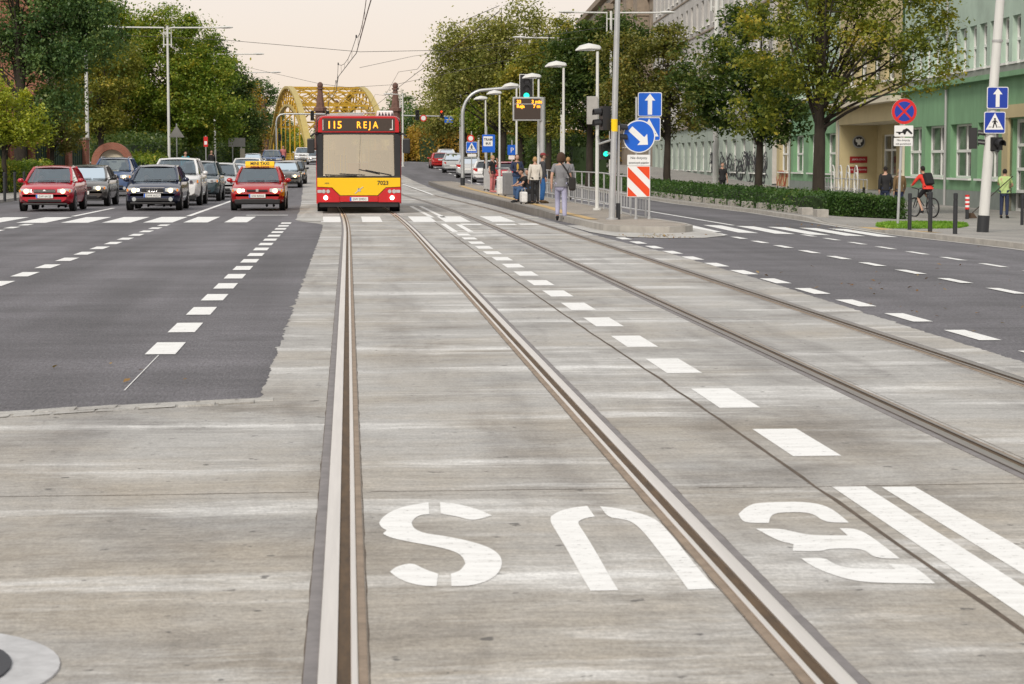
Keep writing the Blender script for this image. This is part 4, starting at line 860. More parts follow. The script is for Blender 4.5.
# ------------------------------------------------------------------ hedges, grass, fallen leaves
def hedge(name, label, line, width, h, zf, n, m='leaf_hedge', leaf=.10, cat='hedge'):
    t = empty(name, (0, 0, 0), 0, label, cat); L = [math.dist(a, c) for a, c in zip(line, line[1:])]; T = sum(L); P = []
    for k in range(n):
        d = min(max(random.uniform(-.3, T + .3), 0), T); i = 0
        while d > L[i] and i < len(L) - 1: d -= L[i]; i += 1
        a, c = Vector(line[i]), Vector(line[i + 1]); p = a.lerp(c, d / L[i]); nn = Vector((-(c - a).y, (c - a).x)).normalized()
        f = random.random(); s = random.uniform(-.5, .5) * width; top = h * (1 + .16 * mnoise.noise(Vector((p.x * 1.3, p.y * 1.3, 2))) + .1 * mnoise.noise(Vector((p.x * 4, p.y * 4, 2))))
        if f < .5: s = math.copysign(width * (.5 + random.gauss(0, .06)), s); z = top * random.uniform(.03, 1.0)
        else: z = top * (1 + random.gauss(0, .07)) - abs(random.gauss(0, .05)) 
        if d in (0, T): p = p + (c - a).normalized() * random.gauss(0, .07) ; s = random.uniform(-.5, .5) * width; z = top * random.random()
        q = p + nn * s; P.append((q.x, q.y, zf(q.x, q.y) + max(z, .02)))
    leafmesh('foliage', P, .3, leaf, m, t); b = MB()
    for a, c in zip(line, line[1:]):
        a, c = Vector(a), Vector(c); nn = Vector((-(c - a).y, (c - a).x)).normalized() * width * .40
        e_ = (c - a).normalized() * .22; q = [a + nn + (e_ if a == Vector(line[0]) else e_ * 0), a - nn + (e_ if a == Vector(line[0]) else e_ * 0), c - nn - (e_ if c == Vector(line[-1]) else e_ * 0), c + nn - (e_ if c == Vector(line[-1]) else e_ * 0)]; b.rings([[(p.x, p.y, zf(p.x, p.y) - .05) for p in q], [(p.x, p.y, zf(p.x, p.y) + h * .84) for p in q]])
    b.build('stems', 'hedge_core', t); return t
def along(Y, o): return (kr(Y) + o, Y)
hedge('hedge', 'clipped dark green hedge along the right pavement under the maples', [along(y, 2.1) for y in (66, 75, 90, 110, 135)], 2.6, .66, zpav, 40000, leaf=.085)
hedge('hedge', 'short end of green hedge in front of the school porch beside the no-stopping sign', [(15.0, 65.2), (17.05, 65.8)], 1.3, .66, zpav, 8500, leaf=.075)
hedge('hedge', 'leafy green hedge behind the dark bollards at the left edge', [(-19.5, 91), (-16.6, 96), (-15.0, 106)], 1.4, 1.25, zleft, 16000, 'leaf_linden', .12)
hedge('shrub', 'rounded green shrub left of the double-armed lamp, behind the white off-roader', [(-13.0, 128), (-12.4, 136)], 2.4, 1.45, zleft, 6000, 'leaf_linden', .16, 'shrub')
hedge('shrubbery', 'long dark belt of shrubs under the lindens on the left', [(-15.0, 138), (-13.8, 170), (-13.0, 210), (-11.5, 250)], 3.0, 2.6, zleft, 30000, 'leaf_dark', .22, 'shrubs')
hedge('shrubbery', 'low belt of shrubs closing the view beyond the parked cars on the right', [(9.5, 262), (18, 268), (34, 275)], 4.0, 3.6, zroad, 20000, 'leaf_orange', .30, 'shrubs')
hedge('shrubbery', 'dark belt of shrubs under the willowy trees beyond the parked cars', [(17.0, 150), (17.6, 190), (18.0, 250)], 3.0, 2.8, zpav, 24000, 'leaf_dark', .24, 'shrubs')
hedge('shrubbery', 'dark belt of shrubs left of the bridge foot', [(-40, 262), (-24, 262), (-14, 258)], 3.0, 4.0, zleft, 14000, 'leaf_bluegreen', .3, 'shrubs')
b = MB()
for k, y in enumerate(frange(62.2, 108, 1.25)):           # row of pale stone blocks edging the hedge
    x = kr(y) + .75; o = MB(); 
    if k % 2 == 0: o.box((0, 0, .12), (.34, .62, .24)); o = o.build('edging_block', 'kerb', loc=(x, y, zpav(x, y) - .02), bevel=.02); tag(o, 'pale stone block in the row edging the right-hand hedge', 'kerb stone', 'stone blocks along the hedge')
pts = []
for _ in range(15000):
    x = random.uniform(0, 1); y = random.uniform(0, 1); px = 876 + 92 * x; py = 223.5 + 5.2 * y + 0 * x
    if abs(y - .5) > .5 * math.sqrt(max(1 - (2 * x - 1) ** 4, 0)): continue
    p = gs(px, py, zpav); pts.append((p.x, p.y, p.z + random.uniform(.005, .07)))
gm_ = leafmesh('grass_patch', pts, -.2, .09, 'leaf_grass', None, aspect=.25); gm_['kind'] = 'stuff'
pts = []
for px, py, n, sx_, sy_ in ((662, 237, 90, 16, 1.2), (800, 330, 30, 120, 40), (930, 300, 30, 80, 25), (60, 372, 10, 80, 12), (880, 285, 24, 120, 16), (820, 223, 60, 40, 2)):
    for _ in range(n):
        p = g(px + random.gauss(0, sx_), py + random.gauss(0, sy_)); 
        if p.y > 1 and (p.x > 5.7 or p.x < -.9): pts.append((p.x, p.y, zroad(p.x, p.y) + .02))
fl_ = leafmesh('fallen_leaves', pts, 3.0, .055, 'leaf_fallen', None); fl_['kind'] = 'stuff'
# ------------------------------------------------------------------ signs: plates face the camera (-y), origin at the plate centre
def plate(name, par, c, w, h, m, border=None, r=.04, th=.025, back='sign_back', label=None):
    def rr(w, h, r): return [(sx_ * (w / 2 - r) + r * math.cos(t), sz * (h / 2 - r) + r * math.sin(t)) for sx_, sz, t0 in ((1, 1, 0), (-1, 1, 90), (-1, -1, 180), (1, -1, 270)) for t in [R(t0 + k * 30) for k in range(4)]]
    b = MB(); b.prism([(c[0] + x, c[2] + z) for x, z in rr(w, h, r)], c[1], c[1] + th, 1)
    if border: b.prism([(c[0] + x, c[2] + z) for x, z in rr(w - .006, h - .006, r)], c[1] - .004, c[1] + .001, 2); b.prism([(c[0] + x, c[2] + z) for x, z in rr(w - .04, h - .04, r * .8)], c[1] - .007, c[1] - .003, 0)
    else: b.prism([(c[0] + x, c[2] + z) for x, z in rr(w - .004, h - .004, r)], c[1] - .004, c[1] + .001, 0)
    o = b.build(name, [m, back, border or m], par)
    if label: o['label'] = label
    return o
def marks(name, par, c, polys, m, dy=-.010, sc=1.0):
    b = MB()
    for p in polys: b.prism([(c[0] + x * sc, c[2] + z * sc) for x, z in p], c[1] + dy, c[1] + dy + .003)
    return b.build(name, m, par)
ARROW = [(0, .44), (.22, .16), (.09, .16), (.09, -.42), (-.09, -.42), (-.09, .16), (-.22, .16)]
TRI = [(0, .40), (.36, -.26), (-.36, -.26)]
WALK = [[(.05 * math.cos(t) - .0, .205 + .05 * math.sin(t)) for t in [k * math.pi / 5 for k in range(10)]], [(-.05, .14), (.05, .15), (.06, .0), (.0, -.03), (-.06, -.0)], [(.0, .0), (.06, -.0), (.13, -.2), (.09, -.22)], [(-.06, .0), (.0, -.02), (-.06, -.22), (-.12, -.22)], [(-.05, .14), (-.03, .10), (-.12, .03), (-.14, .06)], [(.05, .14), (.04, .10), (.12, .02), (.14, .05)]]
def rotp(p, a): return [(x * math.cos(a) - z * math.sin(a), x * math.sin(a) + z * math.cos(a)) for x, z in p]
def post(par, p, z1, r=.03, m='galvanised', nm='post', top=(0, 0), r1=None):
    b = MB(); b.tube([p, (p[0] + top[0], p[1] + top[1], z1)], [r, r1 if r1 else r], 12); b.disc((p[0], p[1], p[2] + .02), r * 1.9, (0, 0, 1), .04, 12); return b.build(nm, m, par, smooth=40)
def oneway(par, c, s=.6, deep=False):
    p = plate('one_way_plate', par, c, s, s, 'sign_blue_deep' if deep else 'sign_blue', 'sign_white'); marks('arrow', p, c, [ARROW], 'sign_white', -.011, s)
def pedplate(par, c, s=.6, deep=False):
    p = plate('crossing_plate', par, c, s, s, 'sign_blue_deep' if deep else 'sign_blue', 'sign_white'); marks('triangle', p, c, [[(x * 1.15, z * 1.15 - .02) for x, z in TRI]], 'sign_white', -.011, s)
    marks('walker', p, (c[0], c[1], c[2] - .03 * s), WALK + [[(-.30, -.19), (-.16, -.19), (-.16, -.165), (-.30, -.165)], [(.16, -.19), (.30, -.19), (.30, -.165), (.16, -.165)]], 'black', -.014, s * .95)
def lamp_unit(par, c, n, lit=None, d=.2, nm='signal_head', rim=False, face=0.0):
    """vertical traffic light housing: n lenses, lit = (index from the top, material)"""
    h = n * (d + .09) + .06; w = d + .14; Rm = Matrix.Rotation(face, 4, 'Z'); T = Matrix.Translation(Vector(c)) @ Rm; b = MB()
    def add(bb, mi=0):
        pass
    b.box((0, .10, 0), (w, .2, h), 0)
    if rim: b.box((0, .0, 0), (w + .30, .02, h + .26), 1); b.box((0, -.012, 0), (w + .24, .02, h + .2), 0)
    for k in range(n):
        z = h / 2 - .03 - (k + .5) * (d + .09); ring = [((d / 2 + .02) * math.cos(t), z + (d / 2 + .02) * math.sin(t)) for t in [R(-20 + 22 * i) for i in range(11)]]
        for (x0, z0), (x1, z1) in zip(ring, ring[1:]): b.rings([[(x0, -.02, z0), (x1, -.02, z1), (x1 * 1.08, -.02, z1 + .01), (x0 * 1.08, -.02, z0 + .01)], [(x0, -.2, z0 - .02), (x1, -.2, z1 - .02), (x1 * 1.08, -.2, z1 - .01), (x0 * 1.08, -.2, z0 - .01)]], mi=0)
    b.v = [tuple(T @ Vector(v)) for v in b.v]; hd = b.build(nm, ['black_plastic', 'sign_white'], par)
    for k in range(n):
        z = h / 2 - .03 - (k + .5) * (d + .09); q = MB(); q.disc((0, -.03, z), d / 2, (0, 1, 0), .02, 18); q.v = [tuple(T @ Vector(v)) for v in q.v]
        q.build('lens', lit[1] if lit and lit[0] == k else 'dead_lamp', hd)
    return hd
def IP(px, Y): X = xat(px, Y); return (X, Y, ISZ(X, Y) - .006)
# keep-right sign with the striped board
loc = IP(639, 52.3); s = empty('traffic_sign', loc, 0, 'round blue keep-right arrow sign over a red and white striped board on the island nose', 'traffic sign')
post(s, (-.06, .04, 0), 3.0, .028); post(s, (.27, .04, 0), 1.9, .028)
c = (.0, 0, zat(136.5, 52.3) - loc[2]); b = MB(); b.disc(c, .405, (0, 1, 0), .02, 40, 1); b.disc((c[0], c[1] - .012, c[2]), .40, (0, 1, 0), .006, 40, 2); b.disc((c[0], c[1] - .016, c[2]), .375, (0, 1, 0), .006, 40, 0)
q = b.build('round_plate', ['sign_blue', 'sign_back', 'sign_white'], s, smooth=30); marks('arrow', q, c, [rotp([(x * 1.15, z * .95) for x, z in ARROW], R(-132))], 'sign_white', -.022, .72)
c = (.0, 0, zat(160.2, 52.3) - loc[2]); q = plate('text_plate', s, c, .57, .27, 'sign_white', None, .02); text('lettering', 'Nie dotyczy', .085, 'charcoal', q, (c[0], c[1] - .008, c[2] + .03)); text('lettering', 'uprawnionych pojazdów', .075, 'charcoal', q, (c[0], c[1] - .008, c[2] - .085), sx=.68)
c = (.0, 0, zat(181.5, 52.3) - loc[2]); q = plate('striped_board', s, c, .57, .76, 'sign_white', None, .01)
def clipband(o0, o1):                                     # diagonal band clipped to the board rectangle
    w, h = .27, .365; out = [(-w, -h), (w, -h), (w, h), (-w, h)]
    for sg, o in ((1, o0), (-1, -o1)):
        res = []
        for (a, a2), (c_, c2) in zip(out, out[1:] + out[:1]):
            f0 = sg * (a + a2) - o * 1; f1 = sg * (c_ + c2) - o * 1
            if f0 >= 0: res.append((a, a2))
            if (f0 >= 0) != (f1 >= 0): t = f0 / (f0 - f1); res.append((a + (c_ - a) * t, a2 + (c2 - a2) * t))
        out = res
        if not out: return None
    return out
bands = [clipband(-.7, -.40), clipband(-.16, .09), clipband(.31, .7)]
marks('red_bands', q, c, [p for p in bands if p], 'orange_red', -.008)
# one way + pedestrian crossing on the second post
loc = IP(650, 53.6); s = empty('traffic_sign', loc, 0, 'square blue one-way arrow over a pedestrian crossing plate, half behind the round arrow sign', 'traffic sign'); post(s, (0, .04, 0), zat(92, 53.6) - loc[2], .03)
oneway(s, (0, 0, zat(104.5, 53.6) - loc[2]), .61); pedplate(s, (-.02, 0, zat(129, 53.6) - loc[2]), .59)
# tall leaning island pole with the signal heads
loc = IP(612, 52.0); s = empty('signal_mast', loc, 0, 'tall pale steel mast on the island with black signal heads on its side', 'mast'); post(s, (0, 0, 0), 9.5, .082, 'galvanised', 'mast', (.22, 0), .055)
b = MB(); b.disc((.055, 0, 2.30), .080, (0, 0, 1), .30, 14); b.build('yellow_sticker', 'taxi_yellow', s)
h_ = lamp_unit(s, (-.24, .25, 2.48), 2, None, .17, face=R(-80)); h_ = lamp_unit(s, (.20, .25, 2.12), 2, None, .15, face=R(95))
b = MB(); b.tube([(0, 0, 1.95), (-.28, .3, 1.85), (-.32, .3, 2.05)], .03, 8); b.build('bracket', 'galvanised', s)
h_ = lamp_unit(s, (-.09, .55, 1.72), 2, (1, 'green_lamp'), .13, nm='green_signal'); b = MB(); b.box((-.05, .33, 1.62), (.05, .45, .05)); b.build('signal_arm', 'galvanised', s)
b = MB(); b.tube([(.17, .1, .4), (.17, .1, 2.3)], .035, 10); b.build('side_post', 'grey_metal', s); b = MB(); b.tube([(.17, .1, 0), (.17, .1, .4)], .055, 10); b.build('side_post_foot', 'dark_metal', s)
# island lamps
LAMPS = ((597, 600, 60), (563, 565, 71), (538, 540.5, 81), (516, 517.5, 91), (499, 499.5, 101), (485, 485, 111)); l0 = None
for k, (pb, pt, Y) in enumerate(LAMPS):
    loc = IP(pb, Y); lab = ('nearest slim island lamp, with a grey box on its pole', 'second nearest slim island lamp, right of the couple waiting', 'slim island lamp just behind the departure board', 'slim island lamp behind the woman in the mustard top', 'slim island lamp just right of the bus stop sign', 'farthest slim island lamp, above the bus stop sign')[k]
    if l0 is None:
        l0 = empty('platform_lamp', loc, 0, lab, 'street lamp', 'slim lamps along the stop platform')
        b = MB(); b.tube([(0, 0, 0), (0, 0, 4.45)], [.055, .04], 12); b.disc((0, 0, .03), .12, (0, 0, 1), .06, 12); b.build('pole', 'pole_white', l0, smooth=40)
        b = MB()
        def hx(y, w, z): return [(x_, y * w, z_) for x_, z_ in ()] 
        secs = [(.10, .03, .05, 4.52), (.05, .10, .10, 4.52), (-.25, .16, .15, 4.53), (-.5, .14, .11, 4.5), (-.62, .05, .03, 4.47)]
        b.rings([[(x, w_ * math.cos(t), z + (h * math.sin(t) if math.sin(t) > 0 else h * .35 * math.sin(t))) for t in [2 * math.pi * i / 12 for i in range(12)]] for x, w_, h, z in secs]); b.build('lamp_head', 'pole_white', l0, smooth=40)
        b = MB(); b.box((-.28, 0, 4.475), (.4, .2, .02)); b.build('diffuser', 'lens', l0)
    else: o = copy_tree(l0); o.location = loc; o['label'] = lab; o.rotation_euler.x = 0
b = MB(); b.box((-.16, -.14, 2.3 + .5), (.30, .16, .78)); b.build('control_box', 'sign_back', l0, bevel=.01)
# arched signal over the right carriageway
loc = IP(462, 114); s = empty('arched_signal', loc, 0, 'arched grey traffic light pole with a green signal hanging over the right lanes', 'traffic light')
b = MB(); pth = [(0, 0, 0), (0, 0, 3.7)] + [(1.15 - 1.15 * math.cos(t), 0, 3.7 + 1.35 * math.sin(t)) for t in [R(k * 11.25) for k in range(1, 9)]] + [(3.35, 0, 5.25)]; b.tube(pth, [.10] * 3 + [.085] * (len(pth) - 3), 12); b.build('arched_pole', 'galvanised', s, smooth=40)
b = MB(); b.disc((0, 0, .2), .12, (0, 0, 1), .4, 12); b.build('foot', 'dark_metal', s); lamp_unit(s, (3.4, -.1, 5.15), 3, (2, 'green_lamp'), .3, rim=True)
# departure board
loc = IP(541.3, 80); s = empty('departure_board', loc, 0, 'dark departure board with orange digits on a grey post', 'display board')
post(s, (.02, 0, 0), zat(97.5, 80) - loc[2], .11, 'galvanised'); z0 = zat(121, 80) - loc[2]; z1 = zat(97.5, 80) - loc[2]
b = MB(); b.box2((-1.10, -.16, z0), (-.02, .06, z1)); o = b.build('housing', 'galvanised', s, bevel=.015); b = MB(); b.box2((-1.05, -.17, z0 + .05), (-.06, -.155, z1 - .06)); b.build('screen', 'display', o)
for x, dz, t in ((-.96, .20, '33'), (-.40, .20, '3 min'), (-.96, .37, 'Reja'), (-.34, .37, '7 m')): text('digits', t, .17, 'led_orange', o, (x, -.178, z1 - dz - .03), align='LEFT', bold=.008)
b = MB(); b.box2((-1.04, -.176, z1 - .275), (-.07, -.170, z1 - .245)); b.build('divider', 'grey_metal', o)
# bus stop sign, pedestrian sign, others on the platform
loc = IP(488, 96); s = empty('bus_stop_sign', loc, 0, 'blue bus stop sign with a white field on a double post', 'bus stop sign'); c = (0, 0, zat(143.6, 96) - loc[2])
post(s, (-.10, .05, 0), 2.9, .05); post(s, (.14, .05, 0), 2.0, .05); q = plate('stop_plate', s, c, .58, .80, 'sign_blue', 'sign_blue', .03); plate('white_field', q, (c[0] - .03, c[1] - .012, c[2] + .10), .42, .44, 'sign_white', None, .02, .01)
text('lettering', 'TRAM', .145, 'charcoal', q, (c[0] - .02, c[1] - .022, c[2] + .13), bold=.004); text('lettering', 'BUS', .13, 'charcoal', q, (c[0] - .02, c[1] - .022, c[2] - .04), bold=.004)
b = MB(); b.box((.0, .0, .55), (.45, .12, .9)); b.build('timetable_case', 'galvanised', s)
loc = IP(471, 118); s = empty('traffic_sign', loc, 0, 'blue pedestrian crossing sign right of the arched signal pole', 'traffic sign'); post(s, (0, .04, 0), 2.9, .03); pedplate(s, (0, 0, zat(147.5, 118) - loc[2]), .62); 
b = MB(); c = (-.05, 0, zat(138.5, 118) - loc[2]); b.disc(c, .2, (0, 1, 0), .02, 20, 0); b.disc((c[0], -.012, c[2]), .13, (0, 1, 0), .01, 20, 1); b.build('round_plate', ['sign_red', 'sign_white'], s)
q = plate('small_plate', s, (.02, 0, zat(155.3, 118) - loc[2]), .5, .16, 'sign_white')
Y = 128; X = xat(511.5, Y); s = empty('traffic_sign', (X, Y, zroad(X, Y)), 0, 'small blue parking sign with a white plate behind the platform lamps', 'traffic sign'); post(s, (0, .04, 0), 2.7, .04, 'grey_metal'); c = (0, 0, zat(150, Y) - s.location.z); q = plate('parking_plate', s, c, .55, .6, 'sign_blue'); text('lettering', 'P', .42, 'sign_white', q, (c[0], c[1] - .01, c[2] - .15)); plate('small_plate', s, (0, 0, c[2] - .45), .42, .24, 'sign_white')
# railing along the island's right edge
rl = empty('railing', (0, 0, 0), 0, 'pale tubular railing along the right edge of the stop island', 'railing'); b = MB()
def rlp(Y, z): return (7.32 + (.12 if Y < 55 else 0), Y, ISZ(7.3, Y) + z)
for z in (1.02, .55, .18): b.tube([rlp(Y, z) for Y in frange(53.2, 96, 2)], .021, 6)
b.build('rail', 'galvanised', rl)
for Y in frange(53.2, 96, 1.95): q = MB(); q.tube([rlp(Y, 0), rlp(Y, 1.02)], .024, 6); q.build('post', 'galvanised', rl)
for Y in frange(53.7, 96, .56): b = MB(); b.tube([rlp(Y, .18), rlp(Y, .55)], .012, 5); b.build('bar', 'galvanised', rl)
rl = empty('railing', (0, 0, 0), 0, 'pale cross railing behind the walking woman, at the end of the waiting area', 'railing'); b = MB()
for z in (1.02, .5): b.tube([(6.6, 97, ISZ(6.6, 97) + z), (7.3, 97, ISZ(7, 97) + z)], .03, 6)
for x in (6.6, 7.3): b.tube([(x, 97, ISZ(x, 97)), (x, 97, ISZ(x, 97) + 1.02)], .03, 6)
b.build('rail', 'galvanised', rl)
# right corner: thick leaning pole, no-stopping sign
def RP(px, py): return gs(px, py, zpav)
p = RP(983.5, 232); s = empty('lamp_pole', p, 0, 'thick pale pole with a dark foot at the right, carrying two blue signs', 'lamp post'); b = MB(); b.tube([(0, 0, .42), (.50, 0, 9)], [.135, .10], 16); b.build('pole', 'pole_white', s, smooth=40)
b = MB(); b.tube([(-.025, 0, -.02), (0, 0, .43)], .155, 16); b.build('dark_foot', 'dark_metal', s, smooth=40); b = MB(); b.disc((.27, 0, 4.9), .14, (0, 0, 1), .06, 16); b.build('band', 'grey_metal', s)
kz = lambda py: zat(py, p.y) - p.z
def lean(z): return .5 * z / 9
oneway(s, (lean(kz(97)) + .06, -.17, kz(97.3)), .56, True); pedplate(s, (lean(kz(121)) + .03, -.17, kz(122.3)), .56, True)
h_ = lamp_unit(s, (-.18, .1, kz(138)), 2, None, .15, face=R(70)); h_ = lamp_unit(s, (.28, -.16, kz(143.5)), 1, None, .18, face=R(20))
b = MB(); b.tube([(.1, -.1, kz(150)), (.3, -.2, kz(151)), (.32, -.2, kz(147))], .03, 6); b.build('bracket', 'dark_metal', s)
p = RP(898, 226.5); s = empty('traffic_sign', p, 0, 'round no-stopping sign with a tow-away plate on a grey post by the grass', 'traffic sign'); post(s, (0, .04, 0), zat(98, p.y) - p.z, .038, 'galvanised', top=(.1, 0))
c = (.12, 0, zat(111, p.y) - p.z); b = MB(); b.disc(c, .345, (0, 1, 0), .02, 40, 2); b.disc((c[0], -.012, c[2]), .34, (0, 1, 0), .006, 40, 1); b.disc((c[0], -.016, c[2]), .265, (0, 1, 0), .006, 40, 0)
q = b.build('round_plate', ['sign_blue_deep', 'sign_red', 'sign_back'], s, smooth=30); marks('cross_bars', q, c, [rotp([(-.27, -.028), (.27, -.028), (.27, .028), (-.27, .028)], R(a)) for a in (45,)], 'sign_red', -.022); marks('cross_bars', q, c, [rotp([(-.27, -.028), (.27, -.028), (.27, .028), (-.27, .028)], R(-45))], 'sign_red', -.024)
c = (.12, 0, zat(130.8, p.y) - p.z); q = plate('tow_plate', s, c, .52, .30, 'sign_white', None, .02)
marks('tow_truck', q, c, [[(-.22, -.02), (-.05, -.02), (-.02, .04), (.05, .06), (.10, .02), (.05, -.05), (-.2, -.05)], [(.05, .08), (.12, .06), (.24, -.06), (.20, -.09), (.06, .03)], [(-.12 + .035 * math.cos(t), -.06 + .035 * math.sin(t)) for t in [k * .9 for k in range(7)]], [(.02 + .035 * math.cos(t), -.06 + .035 * math.sin(t)) for t in [k * .9 for k in range(7)]]], 'black', -.009)
c = (.11, 0, zat(141.8, p.y) - p.z); q = plate('text_plate', s, c, .52, .22, 'sign_white', None, .02); text('lettering', 'Nie dotyczy', .075, 'charcoal', q, (c[0], c[1] - .008, c[2] + .025)); text('lettering', 'osób upoważnionych', .068, 'charcoal', q, (c[0], c[1] - .008, c[2] - .07), sx=.72)
# bollards
def bollard(px, py, lab, zf=zpav, h=.92, grp='dark bollards at the right corner'):
    global b0
    p = gs(px, py, zf); o = empty('bollard', p, 0, lab, 'bollard', grp); b = MB(); b.tube([(0, 0, -.02), (0, 0, h * .84)], .052, 14); b.tube([(0, 0, h * .86), (0, 0, h), (0, 0, h + .015)], [.052, .052, .035], 14); b.build('shaft', 'dark_metal', o, smooth=40)
    b = MB(); b.disc((0, 0, h * .85), .042, (0, 0, 1), .03, 14); b.build('groove', 'black', o); return o
for px, py, lab in ((863.5, 212, 'dark bollard in front of the hedge end'), (909.5, 229.5, 'dark bollard just right of the no-stopping sign'), (930, 232, 'dark bollard in front of the cyclist'), (955, 234, 'tallest looking dark bollard between cyclist and thick pole'), (1022, 225, 'dark bollard beside the man with the broom')): bollard(px, py, lab)
for px, py, lab in ((4.8, 201, 'leftmost dark bollard by the left kerb'), (15.2, 200, 'middle dark bollard of three by the left kerb'), (24.5, 198.6, 'dark bollard half hidden by the red hatchback')): bollard(px, py, lab, zleft, 1.02, 'dark bollards at the left kerb')
p = RP(967, 219); o = empty('striped_bollard', p, 0, 'red and white striped short bollard in front of the school wall', 'bollard'); b = MB()
for k in range(7): b.tube([(0, 0, .33 + .07 * k), (0, 0, .40 + .07 * k)], .075, 12, k % 2)
b.build('striped_top', ['sign_red', 'sign_white'], o); b = MB(); b.tube([(0, 0, -.02), (0, 0, .33)], .06, 12); b.build('shaft', 'dark_metal', o)
# double-armed street lamps
def dlamp(px, Y, lab, top_y, zf, grp='double-armed street lamps', arms=(3.4, 3.4), r=.10):
    X = xat(px, Y); z0 = zf(X, Y); H_ = zat(top_y, Y) - z0; s = empty('street_lamp', (X, Y, z0), 0, lab, 'street lamp', grp); post(s, (0, 0, 0), H_, r, 'pole_white', 'pole', r1=r * .7)
    for sg, L_ in ((-1, arms[0]), (1, arms[1])):
        if not L_: continue
        b = MB(); b.tube([(sg * .24, 0, H_ - 1.35), (sg * .24, 0, H_ - .10), (sg * L_, 0, H_ + .02 - .10)], .05, 6)
        for z in (H_ - 1.2, H_ - .45): b.tube([(0, 0, z), (sg * .24, 0, z)], .035, 6)
        a = b.build('arm', 'pole_white', s); b = MB(); x = sg * (L_ + .3)
        b.rings([[(x + sg * dx, w * math.cos(t), H_ - .06 + h * math.sin(t)) for t in [2 * math.pi * i / 8 for i in range(8)]] for dx, w, h in ((-.4, .05, .04), (-.1, .15, .09), (.3, .14, .07), (.5, .05, .03))]); b.build('lamp_head', 'pole_white', s, smooth=40)
    return s
dlamp(172, 140, 'double-armed street lamp in front of the round green linden', 29, zleft)
dlamp(217, 182, 'double-armed street lamp showing one arm past the linden edge', 55, zleft)
dlamp(243, 226, 'distant double-armed street lamp left of the bridge', 73, zleft)
dlamp(610.5, 122, 'double-armed street lamp seen just left of the tall island mast', 12, zpav, arms=(2.2, 2.9))
dlamp(561, 148, 'double-armed street lamp above the departure board', 37.5, zpav, arms=(2.6, 1.3))
dlamp(478, 205, 'distant double-armed street lamp in the willowy tree', 70, zpav, arms=(2.0, 2.0))
dlamp(402.5, 200, 'distant lamp post with one arm right behind the bus', 94, zroad, arms=(1.0, 0))
dlamp(733 - 16, 92, 'pale lamp post standing in the right-hand hedge', -20, zpav, arms=(2.6, 2.6), r=.14)
X = xat(92.5, 121); s = empty('catenary_pole', (X, 121, zleft(X, 121)), 0, 'tall bare pale pole beside the brick gateway on the left', 'pole'); post(s, (0, 0, 0), 8.6, .12, 'pole_white', 'pole', r1=.08)
# far signal gantries
X = xat(460, 203); s = empty('signal_gantry', (X, 203, zroad(X, 203)), 0, 'far gantry right of the bus with two signals, one showing red', 'traffic light'); z0 = s.location.z; H_ = zat(117, 203) - z0
post(s, (0, 0, 0), zat(95, 203) - z0, .12, 'grey_metal', 'mast'); b = MB(); b.tube([(0, 0, H_), (-5.6, 0, H_ + .1)], .06, 8); b.build('arm', 'grey_metal', s)
for px, lit in ((417, None), (441, (0, 'red_lamp'))): lamp_unit(s, (xat(px, 203) - X, -.15, zat(115.5, 203) - z0), 3, lit, .22)
q = plate('blue_plate', s, (xat(448.5, 203) - X, -.1, zat(120, 203) - z0), .85, .6, 'sign_blue'); marks('turn_mark', q, (xat(448.5, 203) - X, -.1, zat(120, 203) - z0), [[(-.25, -.03), (.25, -.03), (.25, .03), (-.25, .03)], [(0, -.03), (.06, -.03), (.06, .2), (0, .2)]], 'sign_white')
b = MB(); c = (xat(423, 203) - X, -.1, zat(118.5, 203) - z0); b.disc(c, .32, (0, 1, 0), .02, 20, 0); b.disc((c[0], -.115, c[2]), .22, (0, 1, 0), .01, 20, 1); b.build('round_plate', ['sign_red', 'sign_white'], s)
X = xat(277.5, 236); s = empty('signal_gantry', (X, 236, zroad(X, 236)), 0, 'far arched gantry left of the bus in front of the bridge', 'traffic light'); z0 = s.location.z; H_ = zat(114.5, 236) - z0
b = MB(); b.tube([(0, 0, 0), (0, 0, H_ - .9), (.12, 0, H_ - .4), (.45, 0, H_ - .08), (1, 0, H_), (9.5, 0, H_ - .05)], .09, 10); b.build('arched_pole', 'galvanised', s, smooth=40)
for px in (313, 328): lamp_unit(s, (xat(px, 236) - X, -.15, H_ - .2), 3, None, .25)
lamp_unit(s, (.35, -.2, zat(138, 236) - z0), 2, None, .25)
# left: backs of signs
Y = 134; X = xat(179.5, Y); s = empty('warning_sign', (X, Y, zleft(X, Y)), 0, 'grey back of a triangular sign beside the double-armed lamp', 'traffic sign'); post(s, (0, .05, 0), zat(126, Y) - .2, .035); zc = zat(132.5, Y) - s.location.z
b = MB(); b.prism([(0, zc + .42), (.48, zc - .33), (-.48, zc - .33)], 0, .02); b.build('triangular_plate', 'sign_back', s)
Y = 175; X = xat(238.5, Y); s = empty('road_sign', (X, Y, zleft(X, Y)), 0, 'wide grey back of a road sign on two posts above the queue', 'traffic sign'); z0 = s.location.z
for dx in (-.35, .35): post(s, (dx, .05, 0), zat(141, Y) - z0, .05)
b = MB(); b.box((0, 0, zat(142.5, Y) - z0), (1.35, .03, .72)); b.build('plate', 'sign_back', s); b = MB(); b.box((.45, -.02, zat(154, Y) - z0), (.4, .03, .9)); b.build('lower_plate', 'cream', s)
